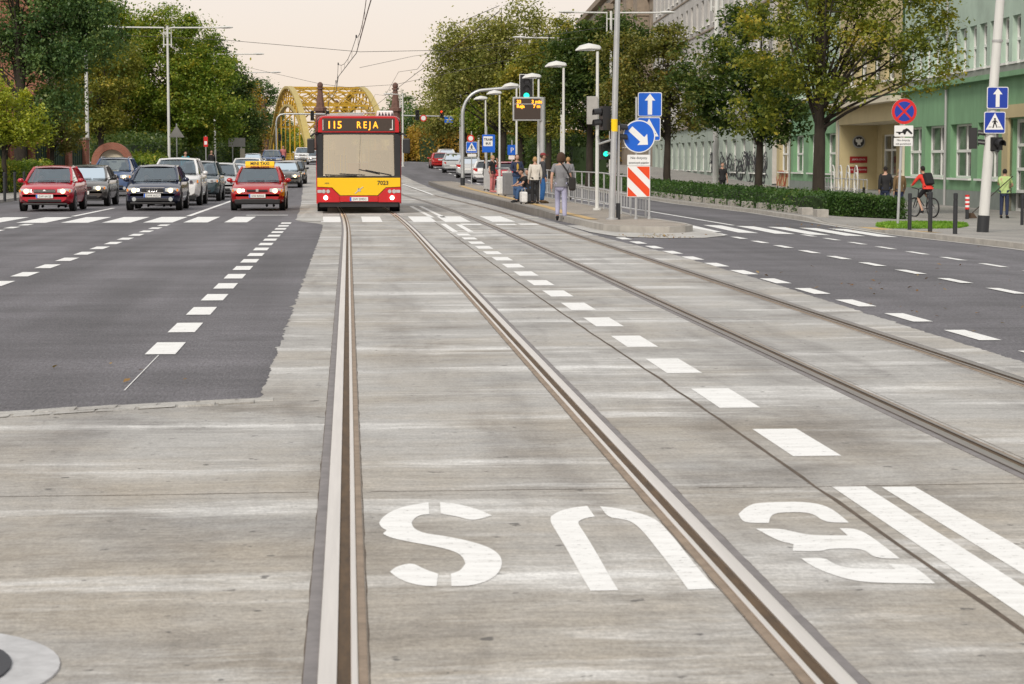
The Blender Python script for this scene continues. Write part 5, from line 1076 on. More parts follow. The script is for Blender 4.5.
Y = 160; X = xat(208, Y); s = empty('traffic_sign', (X, Y, zleft(X, Y)), 0, 'narrow red and white sign on a post under the linden', 'traffic sign'); z0 = s.location.z; post(s, (0, .05, 0), zat(136, Y) - z0, .045); q = plate('red_plate', s, (0, 0, zat(142, Y) - z0), .3, .75, 'sign_red', None, .03); marks('white_mark', q, (0, 0, zat(143.5, Y) - z0), [[(-.1, -.1), (.1, -.1), (.1, .15), (-.1, .15)]], 'sign_white', -.008)
# ------------------------------------------------------------------ overhead wires
def wire(lab, pts, r=.014, dropper=None):
    s = empty('overhead_wire', (0, 0, 0), 0, lab, 'wire'); b = MB(); b.tube(pts, r, 5); b.build('cable', 'wire', s); return s
Ws = [(.72 + (0 if Y < 45 else dxc(Y)) + .10 * (1 if (k % 2) else -1), Y, 5.6) for k, Y in enumerate(frange(12, 196, 23))]
Wm = []
for a, c in zip(Ws, Ws[1:]):
    for t in (0, .2, .4, .6, .8): y = a[1] + (c[1] - a[1]) * t; Wm.append((a[0] + (c[0] - a[0]) * t, y, 5.80 + .40 * (2 * t - 1) ** 2))
s = wire('tram contact wire with its carrier over the track of the bus', Ws, .016); b = MB(); b.tube(Wm, .012, 5); b.build('carrier_wire', 'wire', s)
for k, q in enumerate(Wm):
    if k % 5: b = MB(); x_ = lerp_tab([(w[1], w[0]) for w in Ws], q[1]); b.tube([q, (x_, q[1], 5.6)], .006, 4); b.build('dropper', 'wire', s)
b = MB()
for q in Wm[::5]: b.disc((q[0], q[1], q[2] + .02), .03, (0, 0, 1), .12, 8)
b.build('insulator', 'dark_metal', s)
W2s = [(4.16 + (0 if Y < 45 else dxc(Y)), Y, 5.6) for Y in frange(58, 200, 20)]; s = wire('tram contact wire over the far track, to the right', W2s, .013)
b = MB(); b.tube([(x, y, 5.75 + .7 * ((i % 2))) for i, (x, y, z) in enumerate(W2s)], .010, 5); b.build('carrier_wire', 'wire', s)
wire('span wire crossing from the bare left pole towards the lamp by the mast', [(xat(92.5, 121), 121, 8.6), (-6, 105, 7.4), (.6, 99, 6.55), (5, 104, 6.9), (xat(610, 122), 122, 9.2)], .012)
wire('span wire high across the top of the sky', [(-12, 61, 7.6), (.7, 60, 6.15), (5, 60, 6.3), (14.2, 60, 8)], .010)
wire('distant span wire from the linden lamp to the right-hand lamp', [(xat(217, 182), 182, 10), (-2, 150, 6.9), (0, 146, 6.5), (3.2, 146, 6.7), (xat(561, 148), 148, 9.3)], .013)
wire('slanting pull wire at the bend of the contact wire', [(0.55, 96, 5.7), (3.4, 110, 6.9), (13.5, 122, 8.6)], .010)
# ------------------------------------------------------------------ cars (origin under the middle of the front bumper, front towards -y, y = 0 .. L)
KINDS = dict(
    hatch=dict(L=4.15, W=1.70, H=1.40, hood=[(0, .57), (.10, .67), (.35, .755), (.75, .83), (1.08, .895)], ws=(1.00, 1.90), roof=(1.90, 3.25), rg=(3.25, 3.85), tail=[(3.85, .95), (4.05, .90), (4.15, .66)], belt=.89, wheels=(.82, 3.35), wr=.30),
    sedan=dict(L=4.45, W=1.73, H=1.41, hood=[(0, .58), (.10, .68), (.35, .765), (.80, .845), (1.22, .91)], ws=(1.18, 2.0), roof=(2.0, 3.05), rg=(3.05, 3.70), tail=[(3.70, .98), (4.30, .97), (4.45, .70)], belt=.905, wheels=(.85, 3.45), wr=.31),
    suv=dict(L=4.45, W=1.84, H=1.66, hood=[(0, .72), (.10, .86), (.30, .98), (.75, 1.04), (1.10, 1.09)], ws=(1.02, 1.82), roof=(1.82, 3.75), rg=(3.75, 4.25), tail=[(4.25, 1.05), (4.38, .98), (4.45, .72)], belt=1.08, wheels=(.88, 3.52), wr=.36))
def car(label, px, Y, kind, paint, zf=zroad, heading=0, lights=True, plate_txt='DW 4K218', rear=False, grille='bar', X=None, taxi=False, dark_bumper=False, sc=1.0, fog=False, people=0, rails=False):
    K = KINDS[kind]; L, W, H = K['L'], K['W'], K['H']
    X = xat(px, Y) if X is None else X
    c = empty('taxi' if taxi else 'parked_car' if rear else 'car', (X, Y, zf(X, Y)), heading + (math.pi if rear else 0), label, 'taxi' if taxi else 'car', 'cars in the road'); c.scale = (sc, sc, sc)
    if rear: c.location = (X, Y + L * sc, zf(X, Y))
    hw = W / 2
    def plan(y):                                         # half width in plan: rounded nose and tail
        a = 1 - .19 * max(0, 1 - y / .50) ** 2.0; b_ = 1 - .14 * max(0, 1 - (L - y) / .35) ** 2.2; return hw * a * b_
    top = K['hood'] + [(K['ws'][0] + .12, K['belt']), (2.2, K['belt'] + .005), (K['rg'][0], K['belt'] + .02), (K['rg'][1] - .02, K['belt'] + .025)] + K['tail']
    top = sorted(top); b = MB(); rows = []; zb = .21 if kind != 'suv' else .27
    for y, zt in top:
        w = plan(y); zl = zb + (.10 * max(0, 1 - y / .3)) + .14 * max(0, 1 - (L - y) / .4)
        half = [(.0, zl), (w * .80, zl), (w * .955, zl + .07), (w * .995, zl + .22), (w * 1.0, zl + (zt - zl) * .55), (w * .985, zl + (zt - zl) * .80), (w * .955, zt - .055), (w * .885, zt - .004), (w * .45, zt + (.035 if y < K['ws'][0] - .01 and y > .02 else .012 if y > K['rg'][1] else 0))]
        rows.append([(x, y, z) for x, z in half] + [(-x, y, z) for x, z in half[:0:-1]])
    n = len(rows[0]); vs = [p for r in rows for p in r]; fs = []
    for k in range(len(rows) - 1):
        cab = top[k][0] >= K['ws'][0] - .01 and top[k + 1][0] <= K['rg'][1] + .001
        for i in range(n):
            j = (i + 1) % n
            if i in (7, 8, 9) and cab: continue                  # the cabin is open at the belt line
            fs.append((k * n + i, k * n + j, (k + 1) * n + j, (k + 1) * n + i))
    fs += [tuple(range(n)), tuple((len(rows) - 1) * n + i for i in range(n))]
    # slight crown on the bonnet comes from an extra ridge
    b.add(vs, fs)
    y0, y1 = K['ws']; r0, r1 = K['roof']; g0, g1 = K['rg']; bw = hw * .885; rw = hw * .69; zbelt = K['belt'] + .005; zr = H - .02
    A = {}                                               # corner points of the glasshouse
    for s in (-1, 1):
        A[s] = [Vector((s * bw * .94, y0, zbelt + .02)), Vector((s * rw * .97, y1, zr - .035)), Vector((s * rw, (r0 + r1) / 2, zr - .01)), Vector((s * rw * .95, g0, zr - .05)), Vector((s * bw * .93, g1, zbelt + .03))]
        for p, q, w in ((A[s][0], A[s][1], .075), (A[s][3], A[s][4], .13)):
            b.tube([p, p.lerp(q, .5) + Vector((s * .018, 0, .015)), q], [w * .62] * 3, 6)
        m0 = Vector((s * bw, (r0 + r1) / 2 + .05, zbelt)); b.tube([m0, A[s][2]], .045, 5)
        b.tube([A[s][1], A[s][2], A[s][3]], .045, 6)
    rr = []
    for t, z in ((r0 - .03, zr - .045), (r0 + .25, zr), ((r0 + r1) / 2, zr + .02), (r1 - .2, zr), (r1 + .04, zr - .055)):
        rr.append([(rw * u_ * (1 if t > r0 else .97), t, z + .035 * (1 - u_ * u_) - (.045 if abs(u_) == 1 else 0)) for u_ in (-1, -.92, -.5, 0, .5, .92, 1)])
    b.rings(rr, False, False); b.rings([[(x, y, z - .03) for x, y, z in r] for r in rr], False, False)
    body = b.build('body', paint, c, smooth=38)
    # glass
    def pane(nm, pts, m='car_glass'): q = MB(); q.poly(pts); q.build(nm, m, c)
    e = .012; pane('windscreen', [A[-1][0] + Vector((0, 0, -.015)), A[1][0] + Vector((0, 0, -.015)), A[1][1], A[-1][1]])
    pane('rear_window', [A[1][4], A[-1][4], A[-1][3], A[1][3]], 'side_glass')
    for s in (-1, 1):
        ym = (r0 + r1) / 2 + .05
        pane('side_window', [A[s][0] + Vector((0, .1, 0)), Vector((s * bw, ym - .04, zbelt)), A[s][2] - Vector((0, .04, .02)), A[s][1]], 'side_glass')
        pane('side_window', [Vector((s * bw, ym + .04, zbelt)), A[s][4] - Vector((0, .05, 0)), A[s][3], A[s][2] + Vector((0, .04, -.02))], 'side_glass')
    b = MB(); b.box2((-hw * .82, y0 + .05, .30), (hw * .82, g1, .36)); b.box2((-hw * .84, y0 + .02, .36), (hw * .84, y0 + .42, zbelt - .03))
    b.tube([(-.36 + .18 * math.cos(t), y0 + .55, zbelt - .06 + .18 * math.sin(t)) for t in [k * math.pi / 6 for k in range(13)]], .016, 5) if False else None
    b.box2((-hw * .82, g1 - .5, .36), (hw * .82, g1 - .05, zbelt - .05)); b.build('interior', 'interior', c)
    for s in (-1, 1):
        q = MB(); yy = (y0 + y1) / 2 + .75
        q.rings([[(s * hw * .42 + x, yy + d, z) for x, d in ((-w, -.06), (w, -.06), (w, .06), (-w, .06))] for w, z in ((.25, .4), (.25, .85), (.21, zr - .42), (.12, zr - .36), (.12, zr - .22), (.09, zr - .17))]); q.build('seat', 'seat_cloth', c, smooth=30)
    q = MB(); q.box((0, y1 - .10, zr - .15), (.22, .03, .07)); q.build('inner_mirror', 'black_plastic', c)
    # mirrors, wheels, arches
    for s in (-1, 1):
        q = MB(); q.ball((s * (hw + .085), y0 + .42, zbelt + .06), (.10, .075, .075), 10, 6); q.box((s * (hw - .02), y0 + .44, zbelt + .01), (.12, .05, .05)); q.build('wing_mirror', paint if paint not in ('car_graphite',) or taxi else 'black_plastic', c, smooth=40)
        for yw in K['wheels']:
            wx = s * (hw - .105); wr = K['wr']; q = MB(); q.disc((s * (hw - .012), yw, wr + .01), wr + .055, (1, 0, 0), .02, 28); q.build('wheel_arch', 'black', c)
            q = MB(); pr = [(-.1, wr * .66), (-.1, wr * .94), (-.07, wr), (.07, wr), (.1, wr * .94), (.1, wr * .66)]
            q.rings([[(wx + s * .02 + x, yw + rad * math.cos(t), wr + rad * math.sin(t)) for x, rad in pr] for t in [2 * math.pi * k / 24 for k in range(25)]], False, False); w_o = q.build('wheel', 'tyre', c, smooth=40)
            q = MB(); q.disc((wx + s * .09, yw, wr), wr * .67, (1, 0, 0), .03, 20, 1)
            for k in range(7): t = 2 * math.pi * k / 7; q.box((wx + s * .112, yw + wr * .36 * math.cos(t), wr + wr * .36 * math.sin(t)), (.02, wr * .56, .055), 0, Matrix.Rotation(t, 3, 'X'))
            q.disc((wx + s * .115, yw, wr), wr * .15, (1, 0, 0), .03, 12); q.build('rim', ['alloy', 'black'], w_o)
    # front
    def front(y_, x, off=.012): return y_ - off
    zh = .640 if kind != 'suv' else .85; hh = .072 if kind != 'suv' else .09
    for s in (-1, 1):
        q = MB(); pts = []
        for x, k0, k1 in ((.46, .8, .6), (.62, 1, 1), (.80, 1, 1), (.90, .9, .9), (.965, .45, .4)):
            yv = .17 * max(0, (x - .5) / .465) ** 2 * 1.25 - .015 + (.02 if x > .9 else 0); pts.append([(s * hw * x * (1 - .0), yv + .035, zh - hh * k1), (s * hw * x, yv, zh - hh * k1 * .9), (s * hw * x, yv + .035, zh + hh * k0 * .7), (s * hw * x, yv + .10, zh + hh * k0)])
        q.rings(pts); hl = q.build('headlight', 'lens', c, smooth=40)
        q = MB(); q.disc((s * hw * .66, .0, zh - .01), .074 if lights else .055, (0, 1, 0), .06, 16); q.build('bulb', 'head_on' if lights else 'chrome', hl)
        q = MB(); q.box((s * hw * .90, .085, zh), (.05, .03, hh * 1.1)); q.build('indicator', 'amber', hl)
        if fog: q = MB(); q.disc((s * hw * .66, .0, .36), .065, (0, 1, 0), .06, 14); q.build('fog_lamp', 'lens', c)
    q = MB(); q.box((0, -.004, zh + .0), (hw * .78, .05, .10 if grille != 'slim' else .06), 0)
    if grille == 'frame':
        for a, d in (((0, -.022, zh + .075), (hw * .90, .03, .018)), ((0, -.022, zh - .075), (hw * .80, .03, .018))): q.box(a, d, 1)
        for k in range(4): q.tube([((k - 1.5) * .075 + .05 * math.cos(t), -.036, zh + .05 * math.sin(t)) for t in [i * math.pi / 7 for i in range(15)]], .007, 5, 1)
    elif grille == 'bar':
        for k in range(2): q.box((0, -.03, zh - .025 + .05 * k), (hw * .80, .012, .012), 1)
        q.ball((0, -.035, zh), (.05, .015, .04), 10, 6, 1)
    elif grille == 'kidney':
        for s in (-1, 1): q.box((s * .16, -.03, zh + .01), (.26, .02, .18), 1); q.box((s * .16, -.042, zh + .01), (.22, .02, .14), 0)
    else: q.box((0, -.034, zh + .005), (.085, .02, .085), 1)
    q.build('grille', ['black_plastic', 'chrome'], c)
    q = MB(); zi = .36 if kind != 'suv' else .46
    q.box((0, .004, zi - .02), (hw * 1.2, .05, .085)); 
    if dark_bumper: q.box((0, .02, .30), (hw * 1.66, .10, .13))
    q.box((0, .05, .235), (hw * 1.6, .1, .06)); q.build('air_intake', 'black_plastic', c, bevel=.012)
    q = MB(); q.box((0, -.03, .475 if kind != 'suv' else .60), (.52, .02, .115)); p_ = q.build('number_plate', 'plate', c); text('plate_text', plate_txt, .092, 'charcoal', p_, (.02, -.042, (.475 if kind != 'suv' else .60) - .033), sx=.9); q = MB(); q.box((-.235, -.041, .475 if kind != 'suv' else .60), (.04, .004, .11)); q.build('blue_strip', 'sign_blue', p_)
    for s in (-.35, .25):
        q = MB(); q.tube([(s, y0 + .02, zbelt + .04), (s + .55, y0 + .05, zbelt + .055)], .010, 5); q.build('wiper', 'black', c)
    # rear
    for s in (-1, 1): q = MB(); q.rings([[(s * hw * x, L - .02 - .14 * max(0, (x - .6) / .36) ** 2 + d, z) for d, z in ((-.06, .72), (.02, .72), (.02, .92), (-.06, .93))] for x in (.62, .78, .93)]); q.build('tail_light', 'tail_red', c)
    q = MB(); q.box((0, L + .004, .80 if kind == 'hatch' else .62), (.52, .02, .115)); q.build('rear_plate', 'plate', c)
    if taxi:
        ts = MB(); ts.rings([[(x, r0 + .45 + d, zr + z) for d, z in ((-.10, .02), (-.07, .18), (.07, .18), (.10, .02))] for x in (-.47, .47)]); ts = ts.build('roof_sign', 'taxi_yellow', c, bevel=.02); text('roof_sign_text', 'MINI TAXI', .135, 'black', ts, (0, r0 + .45 - .094, zr + .06), rot=(R(81), 0, 0), bold=.004)
    if rails:
        for s in (-1, 1): q = MB(); q.tube([(s * rw * .93, r0 + .2, zr), (s * rw * .95, r0 + .35, zr + .06), (s * rw * .95, r1 - .3, zr + .06), (s * rw * .93, r1 - .15, zr)], .02, 6); q.build('roof_rail', 'grey_metal', c)
    return c
car('red hatchback with lit headlights waiting at the left end of the crossing', 50, 67.3, 'hatch', 'car_red', plate_txt='DW 6412E', sc=1.0)
car('dark brownish saloon waiting right behind the leftmost red hatchback', 86, 74.6, 'sedan', 'car_graphite', plate_txt='DW 7K310', sc=1.0)
car('dark blue off-roader farther back behind the brownish saloon', 114, 95, 'suv', 'car_blue', grille='kidney', plate_txt='DW 58A19', sc=1.02, fog=True, rails=True)
car('navy blue hatchback with a chrome framed grille, first in the middle lane', 155, 68.2, 'hatch', 'car_navy', grille='frame', plate_txt='DWR 66327', fog=True, sc=1.02)
car('white off-roader with black lower trim behind the navy hatchback', 176, 75.6, 'suv', 'car_white', lights=False, plate_txt='DW 9C440', dark_bumper=True)
car('small dark petrol hatchback behind the white off-roader', 199, 83.5, 'suv', 'car_petrol', plate_txt='DW 3321F', lights=False, sc=.93)
car('silver hatchback fourth in the middle lane, seen between dark car and taxi', 219, 92, 'hatch', 'car_silver', plate_txt='DW 781EM', lights=False, sc=1.04)
car('silver-blue saloon fifth in the middle lane, mostly hidden by the taxi', 232, 101, 'sedan', 'car_silver', plate_txt='DW 2204P', lights=False)
car('red taxi with a yellow roof sign waiting beside the bus', 258, 67.8, 'hatch', 'car_crimson', taxi=True, plate_txt='DW 8A503', grille='slim', dark_bumper=True)
car('white roofed saloon with a blue tinted windscreen just behind the taxi roof sign', 245, 110, 'suv', 'car_white', plate_txt='DW 1167K', lights=False, X=-5.2)
car('dark saloon with open lane beside it, behind the taxi on its right', 285, 118, 'sedan', 'car_graphite', plate_txt='DW 4910H', sc=1.02)
car('black hatchback at the tail of the lane behind the taxi', 292, 129, 'hatch', 'car_black', plate_txt='DW 6F220')
car('blue people carrier far back in front of the bridge gantry', 272, 185, 'suv', 'car_blue', plate_txt='DW 5023L', lights=False, rails=True)
car('silver saloon left of the far blue people carrier', 253, 180, 'sedan', 'car_silver', plate_txt='DW 2J711', lights=False)
car('white car coming off the bridge, the left one of two', 303, 232, 'suv', 'car_white', plate_txt='DW 4410A', lights=False)
car('white car coming off the bridge nearest to the bus', 315.5, 214, 'hatch', 'car_white', plate_txt='DW 90K12', lights=False)
car('white van-like car on the bridge behind the two white cars', 303, 262, 'suv', 'car_white', plate_txt='DW 1R118', lights=False)
car('red hatchback driving away far up the right-hand road', 439, 188, 'hatch', 'car_crimson', rear=True, heading=R(2))
car('white off-roader just ahead of the departing red hatchback', 445, 203, 'suv', 'car_white', rear=True, heading=R(2))
car('silver estate parked left of the arched signal pole', 458, 168, 'suv', 'car_silver', rear=True, heading=R(-6), sc=.95)
car('grey saloon parked behind the arched signal pole', 475, 148, 'sedan', 'car_silver', rear=True, heading=R(-6), sc=1.05)
car('pale car parked between the pedestrian sign and the bus stop', 491, 133, 'hatch', 'car_white', rear=True, heading=R(-5))
car('dark red car parked behind the bus stop waiting people', 512, 126, 'hatch', 'car_red', rear=True, heading=R(-5))
# ------------------------------------------------------------------ the bus
BX, BY = .32, 64.2
bus = empty('city_bus', (BX, BY, zroad(BX, BY)), 0, 'red and yellow city bus showing route 115 coming down the tram track', 'bus')
BW, BHt, BLn = 2.54, 2.92, 11.8; hb = BW / 2
def bsec(y, w, zlo, zhi, r):                             # body cross-section with rounded roof corners
    pts = [(-w, zlo), (-w, zhi - r)] + [(-w + r - r * math.cos(t), zhi - r + r * math.sin(t)) for t in [R(k * 18) for k in range(1, 6)]]
    return [(x, y, z) for x, z in pts] + [(-x, y, z) for x, z in pts[::-1]]
b = MB(); rows = [bsec(.06, hb * .985, 2.36, BHt - .02, .2), bsec(.16, hb, 2.36, BHt, .22), bsec(BLn, hb, 2.36, BHt, .22)]
b.rings(rows, False); b.box2((-hb * .9, .1, 2.36), (hb * .9, BLn - .05, 2.40)); b.build('roof', 'bus_red', bus, smooth=35)
b = MB()
for s in (-1, 1):
    b.box2((s * (hb - .06), .06, .30), (s * hb, BLn, 1.10))
    for yw in (.12, 1.5, 3.1, 4.7, 6.3, 7.9, 9.5, 11.1): b.box2((s * (hb - .05), yw - .06, 1.10), (s * hb, yw + .06, 2.36))
b.box2((-hb, BLn - .06, .3), (hb, BLn, 1.5)); b.build('body', 'bus_red', bus)
b = MB(); b.box2((-hb + .07, .12, .34), (hb - .07, BLn - .1, .40)); b.box2((-hb + .08, .7, 2.33), (hb - .08, BLn - .1, 2.355)); b.build('interior_lining', 'cream', bus)
for s in (-1, 1): b = MB(); b.quad((s * (hb - .02), .14, 1.1), (s * (hb - .02), BLn - .1, 1.1), (s * (hb - .02), BLn - .1, 2.36), (s * (hb - .02), .14, 2.36)); b.build('side_windows', 'side_glass', bus)
b = MB(); b.quad((-hb + .05, BLn - .03, 1.5), (hb - .05, BLn - .03, 1.5), (hb - .05, BLn - .03, 2.36), (-hb + .05, BLn - .03, 2.36)); b.build('rear_window', 'side_glass', bus)
def fpoly(nm, pts, y, m, th=.05, sm_=None, par=bus): q = MB(); q.prism(pts, y - th, y + .03); return q.build(nm, m, par, smooth=sm_, bevel=.012 if th >= .04 else 0)
# roof front with the destination display
fp = fpoly('roof_front', [(-hb * .955, 2.42), (-hb * .945, 2.74), (-hb * .90, 2.86), (-hb * .82, 2.90), (hb * .82, 2.90), (hb * .90, 2.86), (hb * .945, 2.74), (hb * .955, 2.42)], .03, 'bus_red', .06)
q = MB(); q.box2((-1.08, -.045, 2.46), (1.08, -.025, 2.84)); dsp = q.build('destination_display', 'display', bus)
text('digits', '115', .31, 'led_orange', dsp, (-.95, -.05, 2.54), align='LEFT', bold=.004, sx=1.0); text('digits', 'R E J A', .28, 'led_orange', dsp, (-.06, -.05, 2.55), align='LEFT', bold=.004, sx=.80)
q = MB(); q.box2((-1.065, -.05, 2.49), (-1.05, -.044, 2.80)); q.box2((1.00, -.05, 2.50), (1.02, -.044, 2.80)); q.box2((.93, -.05, 2.50), (1.0, -.044, 2.53)); q.build('frame_marks', 'plate', dsp)
# windscreen opening: black surround, glass, cab behind
q = MB()
for a, c_ in (((-hb * .985, 1.10), (-1.07, 2.42)), ((1.07, 1.10), (hb * .985, 2.42))): q.box2((a[0], -.02, a[1]), (c_[0], .10, c_[1]))
q.box2((-hb * .985, -.02, 2.36), (hb * .985, .10, 2.42)); q.box2((-hb * .985, -.022, 1.06), (hb * .985, .10, 1.13)); q.build('windscreen_surround', 'black_plastic', bus, bevel=.02)
q = MB(); q.rings([[(x, y_, z) for x, y_ in [(-1.08 + 2.16 * i / 14, -.045 + .075 * abs(i / 7 - 1) ** 2.4) for i in range(15)]] for z, in ((1.12,), (2.37,))], False, False); q.v = [(x, y + (z - 1.12) * .05, z) for x, y, z in q.v]; q.build('windscreen', 'bus_glass', bus, smooth=80)
q = MB(); q.box2((-1.2, .055, 1.05), (1.2, .060, 2.44)); q.build('cab_shadow', 'interior', bus) if False else None
q = MB(); q.box2((-1.1, .10, 1.06), (1.1, .7, 1.20)); q.box2((.25, .35, 1.2), (1.0, .6, 1.32)); q.tube([(.62 + .22 * math.cos(t), .55, 1.40 + .16 * math.sin(t)) for t in [k * math.pi / 8 for k in range(17)]], .02, 6); q.build('dashboard', 'bus_interior', bus)
q = MB()
for k in range(5):
    for s in (-1, 1): q.rings([[(s * .78 + x, 2.0 + 1.4 * k + d, z) for x, d in ((-.4, -.06), (.4, -.06), (.4, .06), (-.4, .06))] for z in (.8, 1.9)])
q.build('passenger_seats', 'seat_cloth', bus)
q = MB()
for x, y in ((-.55, 1.2), (.1, 1.6), (-.9, .8), (-.35, 3.2), (.35, 4.6)): q.tube([(x, y, .9), (x, y, 2.4)], .022, 6)
q.tube([(-.98, .5, 1.15), (-.98, .5, 1.45), (-.75, .5, 1.55), (-.70, .5, 1.15)], .025, 6); q.tube([(-.45, .6, 1.15), (-.45, .6, 1.6), (-.42, .6, 2.0)], .03, 6); q.build('handrail', 'handrail_yellow', bus)
q = MB(); q.box((-.45, .9, 2.0), (.5, .02, .5)); q.box((-.2, 1.2, 1.78), (.3, .02, .55)); q.box((.95, .4, 1.55), (.06, .4, .6)); q.build('notice', 'cream', bus)
# yellow band with its dropped middle, red bumper
fpoly('front_panel', [(-hb * .975, .80), (-hb * .975, 1.07), (hb * .975, 1.07), (hb * .975, .80), (.80, .78), (.56, .545), (-.56, .545), (-.80, .78)], .0, 'bus_yellow', .05)
for s in (-1, 1): 
    o = fpoly('corner_bumper', [(s * hb * .985, .34), (s * hb * .985, .785), (s * .81, .765), (s * .575, .53), (s * .575, .34)], .0, 'bus_red', .055)
    for x, r in ((.92, .055), (1.05, .06)): q = MB(); q.disc((s * x, -.06, .665), r, (0, 1, 0), .04, 18); q.disc((s * x, -.075, .665), r * .6, (0, 1, 0), .03, 14, 1); q.build('lamp', ['chrome', 'lens'], o)
    q = MB(); q.box((s * 1.17, -.045, .665), (.13, .06, .09)); q.build('indicator', 'lens', o, bevel=.01)
    q = MB(); q.disc((s * .99, -.07, .475), .062, (0, 1, 0), .04, 18); q.build('headlight', 'bus_lamp', o)
fpoly('bumper', [(-.57, .35), (-.57, .53), (.57, .53), (.57, .35)], .0, 'bus_red', .05)
q = MB(); q.box2((-hb * .93, .02, .20), (hb * .93, .14, .345)); q.build('skirt', 'black_plastic', bus)
q = MB(); q.box((.0, -.068, .435), (.54, .02, .12)); o = q.build('number_plate', 'plate', bus); text('plate_text', 'DW 2090G', .10, 'charcoal', o, (.02, -.08, .40), sx=.85); q = MB(); q.box((-.25, -.08, .435), (.045, .004, .115)); q.build('blue_strip', 'sign_blue', o)
text('fleet_number', '7023', .17, 'black', bus, (.55, -.054, .86), align='LEFT', bold=.004); text('small_lettering', 'MPK', .07, 'charcoal', bus, (-.95, -.054, .88))
q = MB(); q.prism([(-.14, .60), (-.10, .60), (.14, .80), (.10, .80)], -.062, -.05); q.prism([(-.05, .66), (-.01, .66), (.01, .76), (-.03, .76)], -.066, -.055); q.prism([(.01, .66), (.05, .66), (.05, .70), (.02, .76), (-.02, .76)], -.066, -.055); q.build('slash_emblem', 'chrome', bus)
for (a, c_) in (((-1.0, 1.16), (-.05, 1.13)), ((.98, 1.15), (.2, 1.30))):
    q = MB(); q.tube([(a[0], -.06, a[1]), (c_[0], -.075, c_[1])], .016, 6); q.tube([(a[0] + (c_[0] - a[0]) * .45, -.085, a[1] + .03), (c_[0] + (c_[0] - a[0]) * .25, -.085, c_[1] + .02)], .014, 5); q.build('wiper', 'black', bus)
for s in (-1, 1):
    q = MB(); q.tube([(s * 1.15, .05, 2.36), (s * 1.33, -.12, 2.38), (s * 1.42, -.2, 2.30)], .03, 8); m_ = q.build('mirror_arm', 'black', bus)
    q = MB(); q.box((s * 1.42, -.2, 2.02), (.22, .14, .44)); q.build('mirror', 'black_plastic', m_, bevel=.04)
    for yw in (2.7, 8.6):
        q = MB(); q.disc((s * (hb - .16), yw, .47), .47, (1, 0, 0), .28, 28); w_ = q.build('wheel', 'tyre', bus, smooth=40); q = MB(); q.disc((s * (hb - .02), yw, .47), .27, (1, 0, 0), .03, 20); q.build('rim', 'alloy', w_)
        q = MB(); q.disc((s * (hb - .01), yw, .5), .56, (1, 0, 0), .03, 28); q.build('wheel_arch', 'black', bus)
    q = MB(); q.box2((s * (hb - .005), .2, .32), (s * (hb + .004), BLn - .2, 1.05)); q.build('side_band', 'bus_yellow', bus)
q = MB(); q.box2((-.95, .3, BHt), (.1, 1.8, BHt + .05)); q.build('roof_hatch', 'grey_metal', bus)
q = MB(); q.box2((.56, .9, BHt - .02), (1.06, 2.6, BHt + .17)); q = q.build('roof_unit', 'bus_red', bus) if False else q.build('roof_unit', 'sign_white', bus, bevel=.04)
o = MB()
for k in range(5): o.prism([(.60 + .095 * k, BHt + .01), (.64 + .095 * k, BHt + .13), (.685 + .095 * k, BHt + .01)], .885, .91)
o.build('vent_slots', 'charcoal', q)
q = MB(); q.tube([(-.62, .4, BHt + .07), (.5, .4, BHt + .09)], .02, 6); q.build('roof_rail', 'grey_metal', bus)
q = MB(); q.disc((.86, -.03, 1.5), .0005, (0, 1, 0), .0005, 6) if False else None
# ------------------------------------------------------------------ people
def skin(joints, edges, radii, sub=1):
    names = list(joints); idx = {k: i for i, k in enumerate(names)}
    me = bpy.data.meshes.new('skin'); me.from_pydata([tuple(joints[k]) for k in names], [(idx[a], idx[c]) for a, c in edges], [])
    o = bpy.data.objects.new('skin', me); col.objects.link(o); md = o.modifiers.new('s', 'SKIN'); md.use_smooth_shade = True
    for i, k in enumerate(names):
        v = me.skin_vertices[0].data[i]; r = radii[k]; v.radius = r if isinstance(r, tuple) else (r, r); v.use_root = (i == 0)
    if sub: o.modifiers.new('d', 'SUBSURF').levels = sub
    bpy.context.view_layer.update(); ev = bpy.data.meshes.new_from_object(o.evaluated_get(bpy.context.evaluated_depsgraph_get()))
    vs = [v.co.copy() for v in ev.vertices]; fs = [tuple(p.vertices) for p in ev.polygons]; bpy.data.objects.remove(o); bpy.data.meshes.remove(ev); return vs, fs
REST = dict(pelvis=(0, 0, .95), waist=(0, 0, 1.10), chest=(0, .005, 1.30), neck=(0, .01, 1.455), skull=(0, 0, 1.55),
            hipL=(.085, 0, .89), kneeL=(.095, -.015, .49), ankleL=(.10, .025, .085), toeL=(.115, -.14, .035), hipR=(-.085, 0, .89), kneeR=(-.095, -.015, .49), ankleR=(-.10, .025, .085), toeR=(-.115, -.14, .035),
            shL=(.175, .01, 1.395), elL=(.225, .025, 1.11), wrL=(.235, -.04, .87), haL=(.235, -.06, .79), shR=(-.175, .01, 1.395), elR=(-.225, .025, 1.11), wrR=(-.235, -.04, .87), haR=(-.235, -.06, .79))
RAD = dict(pelvis=.135, waist=.115, chest=.13, neck=.055, skull=.05, hipL=.088, kneeL=.057, ankleL=.040, toeL=.030, shL=.058, elL=.042, wrL=.028, haL=.03)
RAD.update({k[:-1] + 'R': v for k, v in list(RAD.items()) if k.endswith('L')})
EDG = [('pelvis', 'waist'), ('waist', 'chest'), ('chest', 'neck'), ('neck', 'skull')] + [(a + s, c + s) for s in 'LR' for a, c in (('hip', 'knee'), ('knee', 'ankle'), ('ankle', 'toe'), ('sh', 'el'), ('el', 'wr'), ('wr', 'ha'))] + [('pelvis', 'hipL'), ('pelvis', 'hipR'), ('chest', 'shL'), ('chest', 'shR')]
